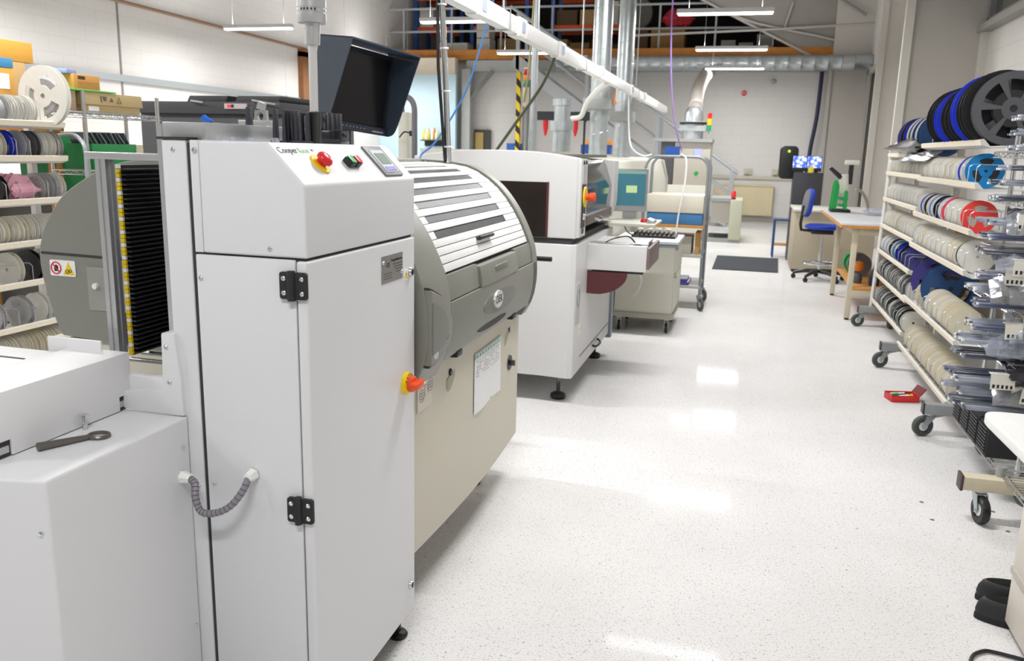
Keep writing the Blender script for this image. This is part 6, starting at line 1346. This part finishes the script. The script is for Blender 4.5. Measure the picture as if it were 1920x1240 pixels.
# left reel rack (faces the aisle behind the printer)
XLR = -4.0; ZL = [1.65, 1.452, 1.207, .966, .734, .482, .26]
reel_rack('white reel rack at the left edge behind the white conveyor cover', (-4.1, 3.6, 0), XLR, 2.86, 4.28, ZL, -1, div=.10, legs=((3.0, R(10)), (4.1, R(-10))))
XRL = XLR
def lrow(y0, y1, z, seq, group, label, **k): row(y0, y1, XRL, z, -1, seq, group, label, **k)
def lone(y, z, Rr, w, mf, mt, label, kind='solid', **k): return one(XRL, y, z, Rr, w, mf, mt, label, kind, sgn=-1, **k)
lrow(3.20, 3.80, 1.65, WH, 'white reels on the left rack top', 'white component reel in the row on the top shelf of the left rack')
lone(3.86, 1.65, .0889, .06, M_rclr, M_tg, 'clear bagged reel in front of the white row, left rack top shelf', 'solid')
lrow(3.90, 4.12, 1.65, WH[:2], 'white reels before the big white reel', 'white component reel just before the big white spoked reel, left rack top')
reel(XRL-.06, 4.20, 1.65-.03, .178, .03, M_rw, M_tg, 'big white spoked reel standing upright on the left rack top shelf', None, 'spoke3', rt=.10, spin=.5)
for y, mf, mt, kd, lab in ((3.76, M_rw, M_tc, 'solid', 'cream reel leftmost in view on the left rack second shelf'), (3.84, M_rc, M_tg, 'spoke3', 'pale reel just left of the blue one, left rack second shelf'), (3.91, M_rb, M_tg, 'spoke3', 'bright blue reel on the left rack second shelf'), (4.0, M_rclr, M_tg, 'solid', 'clear grey reel right of the blue one, left rack second shelf'), (4.08, M_rg, M_tk, 'solid', 'dark bagged reel in the middle of the left rack second shelf'), (4.13, M_rw, M_tw, 'solid', 'white reel right of the dark bagged one, second shelf'), (4.195, M_rw, M_tc, 'solid', 'white printed reel near the far end of the left rack second shelf'), (4.25, M_rclr, M_tc, 'solid', 'grey clear reel last at the far end of the left rack second shelf')):
    lone(y, 1.452, .0889, .03, mf, mt, lab, kd)
lone(3.82, 1.207, .0889, .04, M_rk, M_tk, 'black reel on the left rack third shelf')
crumple('pink_bag', (XRL-.10, 3.96, 1.18), (.16, .22, .15), mat('pink_film', '#c98fa0', .3, bump=.6, scale=40), 'pink film bag bundle on the left rack third shelf', 'bag', (0, 0, R(5)), 41)
for y, kd, lab in ((4.115, 'spoke3', 'clear reel right of the pink bag on the left rack'), (4.18, 'solid', 'clear reel in the middle right of the left rack third shelf'), (4.245, 'spoke6', 'white spoked reel with a yellow dot at the end of the third shelf')): lone(y, 1.207, .0889, .03, M_rclr if kd != 'spoke6' else M_rw, M_tg, lab, kd, rt=.05)
lrow(3.45, 4.02, .966, CRM, 'cream reels on the left rack fourth shelf', 'cream component reel on the fourth shelf of the left rack')
lrow(4.03, 4.20, .966, WH[:2], 'white reels on the left rack fourth shelf', 'white component reel on the fourth shelf of the left rack'); lone(4.24, .966, .0889, .03, M_rclr, M_tk, 'grey reel at the far end of the left rack fourth shelf')
for y, mf, mt, kd, rr, lab in ((3.68, M_rclr, M_tg, 'spoke3', .10, 'clear spoked reel leftmost on the left rack fifth shelf'), (3.88, M_rw, M_tc, 'solid', .10, 'white reel with bar code label on the left rack fifth shelf'), (4.02, M_rk, M_tk, 'spoke3', .10, 'black reel on the left rack fifth shelf'), (4.13, M_rw, M_tg, 'spoke3', .10, 'white reel at the far end of the left rack fifth shelf')): lone(y, .734, rr, .035, mf, mt, lab, kd)
for y, kd, lab in ((3.72, 'spoke3', 'bagged clear reel on the left rack sixth shelf, leftmost'), (3.92, 'spoke3', 'clear spoked reel on the left rack sixth shelf'), (4.05, 'solid', 'white reel with square holes on the left rack sixth shelf'), (4.19, 'spoke6', 'pale rounded reel rightmost on the left rack sixth shelf')): lone(y, .482, .095, .04, M_rclr if 'clear' in lab else M_rw, M_tg, lab, kd)
lrow(3.40, 4.24, .26, CRM, 'cream reels on the left rack bottom shelf', 'cream component reel on the bottom shelf of the left rack', Rr=.10)
# wire shelving and cartons behind the left rack; their long faces look toward the aisle (+X)
sb2 = thing('steel_shelf', 'chrome wire shelving unit behind the far end of the left reel rack', 'rack', (-4.2, 4.8, 0))
for (x, y, zt_) in ((-4.04, 4.48, 1.85), (-4.04, 5.17, 1.85), (-4.31, 4.48, 1.75), (-4.31, 5.17, 1.75)): MB().cyl((x, y, 0), (x, y, zt_), .0135, n=12).build('post', M_chrome, sb2)
wz = 1.722
for z in (wz, 1.36, .9, .4): wire_shelf(sb2, -4.31, -4.04, 4.33 if z > 1.6 else 4.46, 5.2, z)
def xbox(x1, dep, y0, y1, z0, z1, m, name, label, cat='box', bev=.004): return solo(MB().box((x1-dep, y0, z0), (x1, y1, z1)), name, m, label, cat, bevel=bev)
XB = -4.07
o = xbox(XB, .22, 4.53, 5.03, wz+.006, wz+.055, M_card2, 'cardboard_box', 'wide tan cardboard carton with printed handling symbols on the wire shelf')
MB().prism([(XB+.010, wz+.05), (XB+.002, wz+.128), (XB-.225, wz+.128), (XB-.23, wz+.05)], 'y', 4.51, 5.05).build('lid', M_card2, o, bevel=.003)
xq_ = XB+.0115; y_ = 4.66; zz = wz+.085
b = MB().tube([(xq_, y_, zz+.02), (xq_, y_, zz-.018)], .003, 5).tube([(xq_, y_-.010, zz+.018), (xq_, y_+.010, zz+.018)], .0025, 5)
b.prism([(y_+.025, zz-.005), (y_+.045, zz-.005), (y_+.05, zz+.02), (y_+.02, zz+.02)], 'x', xq_-.006, xq_); b.prism([(y_+.075, zz-.008), (y_+.11, zz-.008), (y_+.092, zz+.016)], 'x', xq_-.006, xq_)
b.tube([(xq_, y_+.14, zz-.015), (xq_, y_+.18, zz-.015), (xq_, y_+.16, zz+.022), (xq_, y_+.14, zz-.015)], .0025, 5); b.build('handling_symbols', mat('ink_grey', '#5f5a4c', .7), o)
MB().box((XB-.002, 4.555, wz+.012), (XB+.001, 4.645, wz+.04)).build('barcode_label', M_whitep, o)
xbox(XB, .2, 4.355, 4.455, wz+.006, wz+.128, mat('box_dusty', '#ab9278', .8), 'cardboard_box', 'dull brown carton left of the wire shelf post')
xbox(XB+.01, .22, 4.36, 4.80, wz+.130, wz+.140, mat('tray_green', '#6fbf5a', .5), 'green_tray', 'thin bright green sheet between the two stacked cartons', 'tray', .002)
gz = wz+.1405
bxx = xbox(XB, .14, 4.45, 4.67, gz, gz+.088, mat('box_orange_card', '#cf9a52', .8), 'cardboard_box', 'small orange brown carton with a dark printed label on the green sheet')
MB().box((XB, 4.485, gz+.058), (XB+.001, 4.545, gz+.078)).build('printed_label', mat('ink_brown', '#4a3222', .7), bxx)
b = MB()
for k in range(4): b.box((XB, 4.48, gz+.008+k*.011), (XB+.0008, 4.66, gz+.011+k*.011))
b.build('printed_wood_lines', mat('ink_light', '#9a6a34', .7), bxx)
xbox(XB-.02, .1, 4.42, 4.50, gz+.0885, gz+.115, mat('packet_blue', '#8f9fd0', .6), 'blue_packet', 'pale blue packet on the small orange carton', 'packet')
xbox(-4.47, .5, 3.75, 4.56, 2.02, 2.145, mat('box_amber', '#d9a045', .8), 'cardboard_box', 'amber cardboard box topmost at the upper left edge')
xbox(-4.47, .48, 3.70, 4.49, 1.662, 2.018, mat('box_plain', '#c4a070', .8), 'cardboard_box', 'plain brown box directly under the amber box at the upper left')
xbox(-4.36, .10, 3.6, 4.29, 1.965, 2.022, mat('box_blue', '#3f88b8', .6), 'blue_box', 'flat blue box at the upper left edge, on the labelled carton')
o = xbox(-4.36, .10, 3.6, 4.29, 1.662, 1.963, mat('box_gold', '#cf9a48', .8), 'cardboard_box', 'golden carton with a white label under the flat blue box')
MB().box((-4.361, 3.9, 1.84), (-4.358, 4.25, 1.93)).build('white_label', M_whitep, o)
b = MB().box((-5.05, 3.55, 1.60), (-4.335, 4.62, 1.66))
for y in (3.6, 4.57):
    for x in (-5.0, -4.38): b.box((x-.03, y-.03, 0), (x+.03, y+.03, 1.6))
solo(b, 'timber_shelf', M_wood, 'brown timber shelf behind the left reel rack carrying the cartons', 'shelf')
M_crate = mat('crate_green', '#0c7a3c', .5)
o = xbox(-4.07, .2, 4.56, 4.97, 1.366, 1.528, M_crate, 'green_crate', 'green crate holding clear bagged circuit boards below the wire shelf', 'crate')
MB().box((-4.08, 4.965, 1.40), (-4.065, 5.03, 1.525)).build('label_end', mat('tape_beige', '#c8bda5', .6), o)
for q_ in range(9):
    y = 4.59+q_*.042; b = MB(); b.T = Matrix.Translation((-4.17, y, 1.529)) @ Euler((R(38+rnd.uniform(-6, 6)), 0, 0)).to_matrix().to_4x4(); b.box((-.08, -.003, 0), (.08, .003, .085)); solo(b, 'bagged_board', M_film if q_ % 2 else M_blacktube, 'bagged circuit board leaning in the green crate under the wire shelf', 'board', 'bagged boards in the green crate')
xbox(-4.45, .3, 4.65, 5.2, 1.152, 1.42, M_crate, 'green_crate', 'lower green crate behind the left reel rack, on the dark unit', 'crate')
xbox(-4.45, .3, 4.68, 5.0, 1.422, 1.60, M_crate, 'green_crate', 'upper green crate inside the steel hoop behind the left rack', 'crate')
b = MB().tube(cat_rom([V(ray_pt(*a, Y=4.36)) for a in ((110, 253), (136, 252), (152, 264), (160, 282), (164, 330), (172, 420))], 6), .012, 8); solo(b, 'steel_hoop', M_galv, 'bent galvanised hoop at the far end of the left reel rack', 'hoop')
b = MB().box((-5.2, 4.64, 0), (-4.4, 5.4, 1.15)); solo(b, 'storage_unit', mat('unit_dark', '#4a4a46', .6), 'dark storage unit below the green crates behind the left rack', 'cabinet')
kr = thing('key_ring_toy', 'small purple and orange charm hanging on a ring left of the brown door frame', 'charm', tuple(ray_pt(537, 195, Y=9.0)))
p = ray_pt(537, 185, Y=9.0); q = [V((p.x+.03*math.cos(2*PI*i/16), 9.0, p.z+.03*math.sin(2*PI*i/16))) for i in range(17)]; MB().tube(q, .004, 5).build('ring', M_steel, kr)
p2 = ray_pt(537, 196, Y=9.0); MB().lathe([(0, -.05), (.04, -.03), (.05, 0), (.03, .04), (0, .05)], (p2.x+.02, 9.0, p2.z), n=10).build('purple_charm', mat('charm_purple', '#7a3fa0', .5), kr); MB().lathe([(0, -.03), (.035, 0), (0, .03)], (p2.x-.03, 9.0, p2.z-.01), n=10).build('orange_charm', mat('charm_orange', '#e08a1e', .5), kr)
MB().tube([(p.x, 9.0, p.z+.03), (p.x, 9.0, 2.6), (p.x, 9.0, 6.0)], .0015, 4).build('string', M_steelgrey, kr)
cable([(XL+.06, 5.8, 1.86+.3), (XL+.06, 7.2, 1.95+.0), (XL+.06, 8.6, 2.10), (XL+.06, 9.0, 2.38)], .014, M_rubber, 'dark cable sagging below the conduit on the left wall')
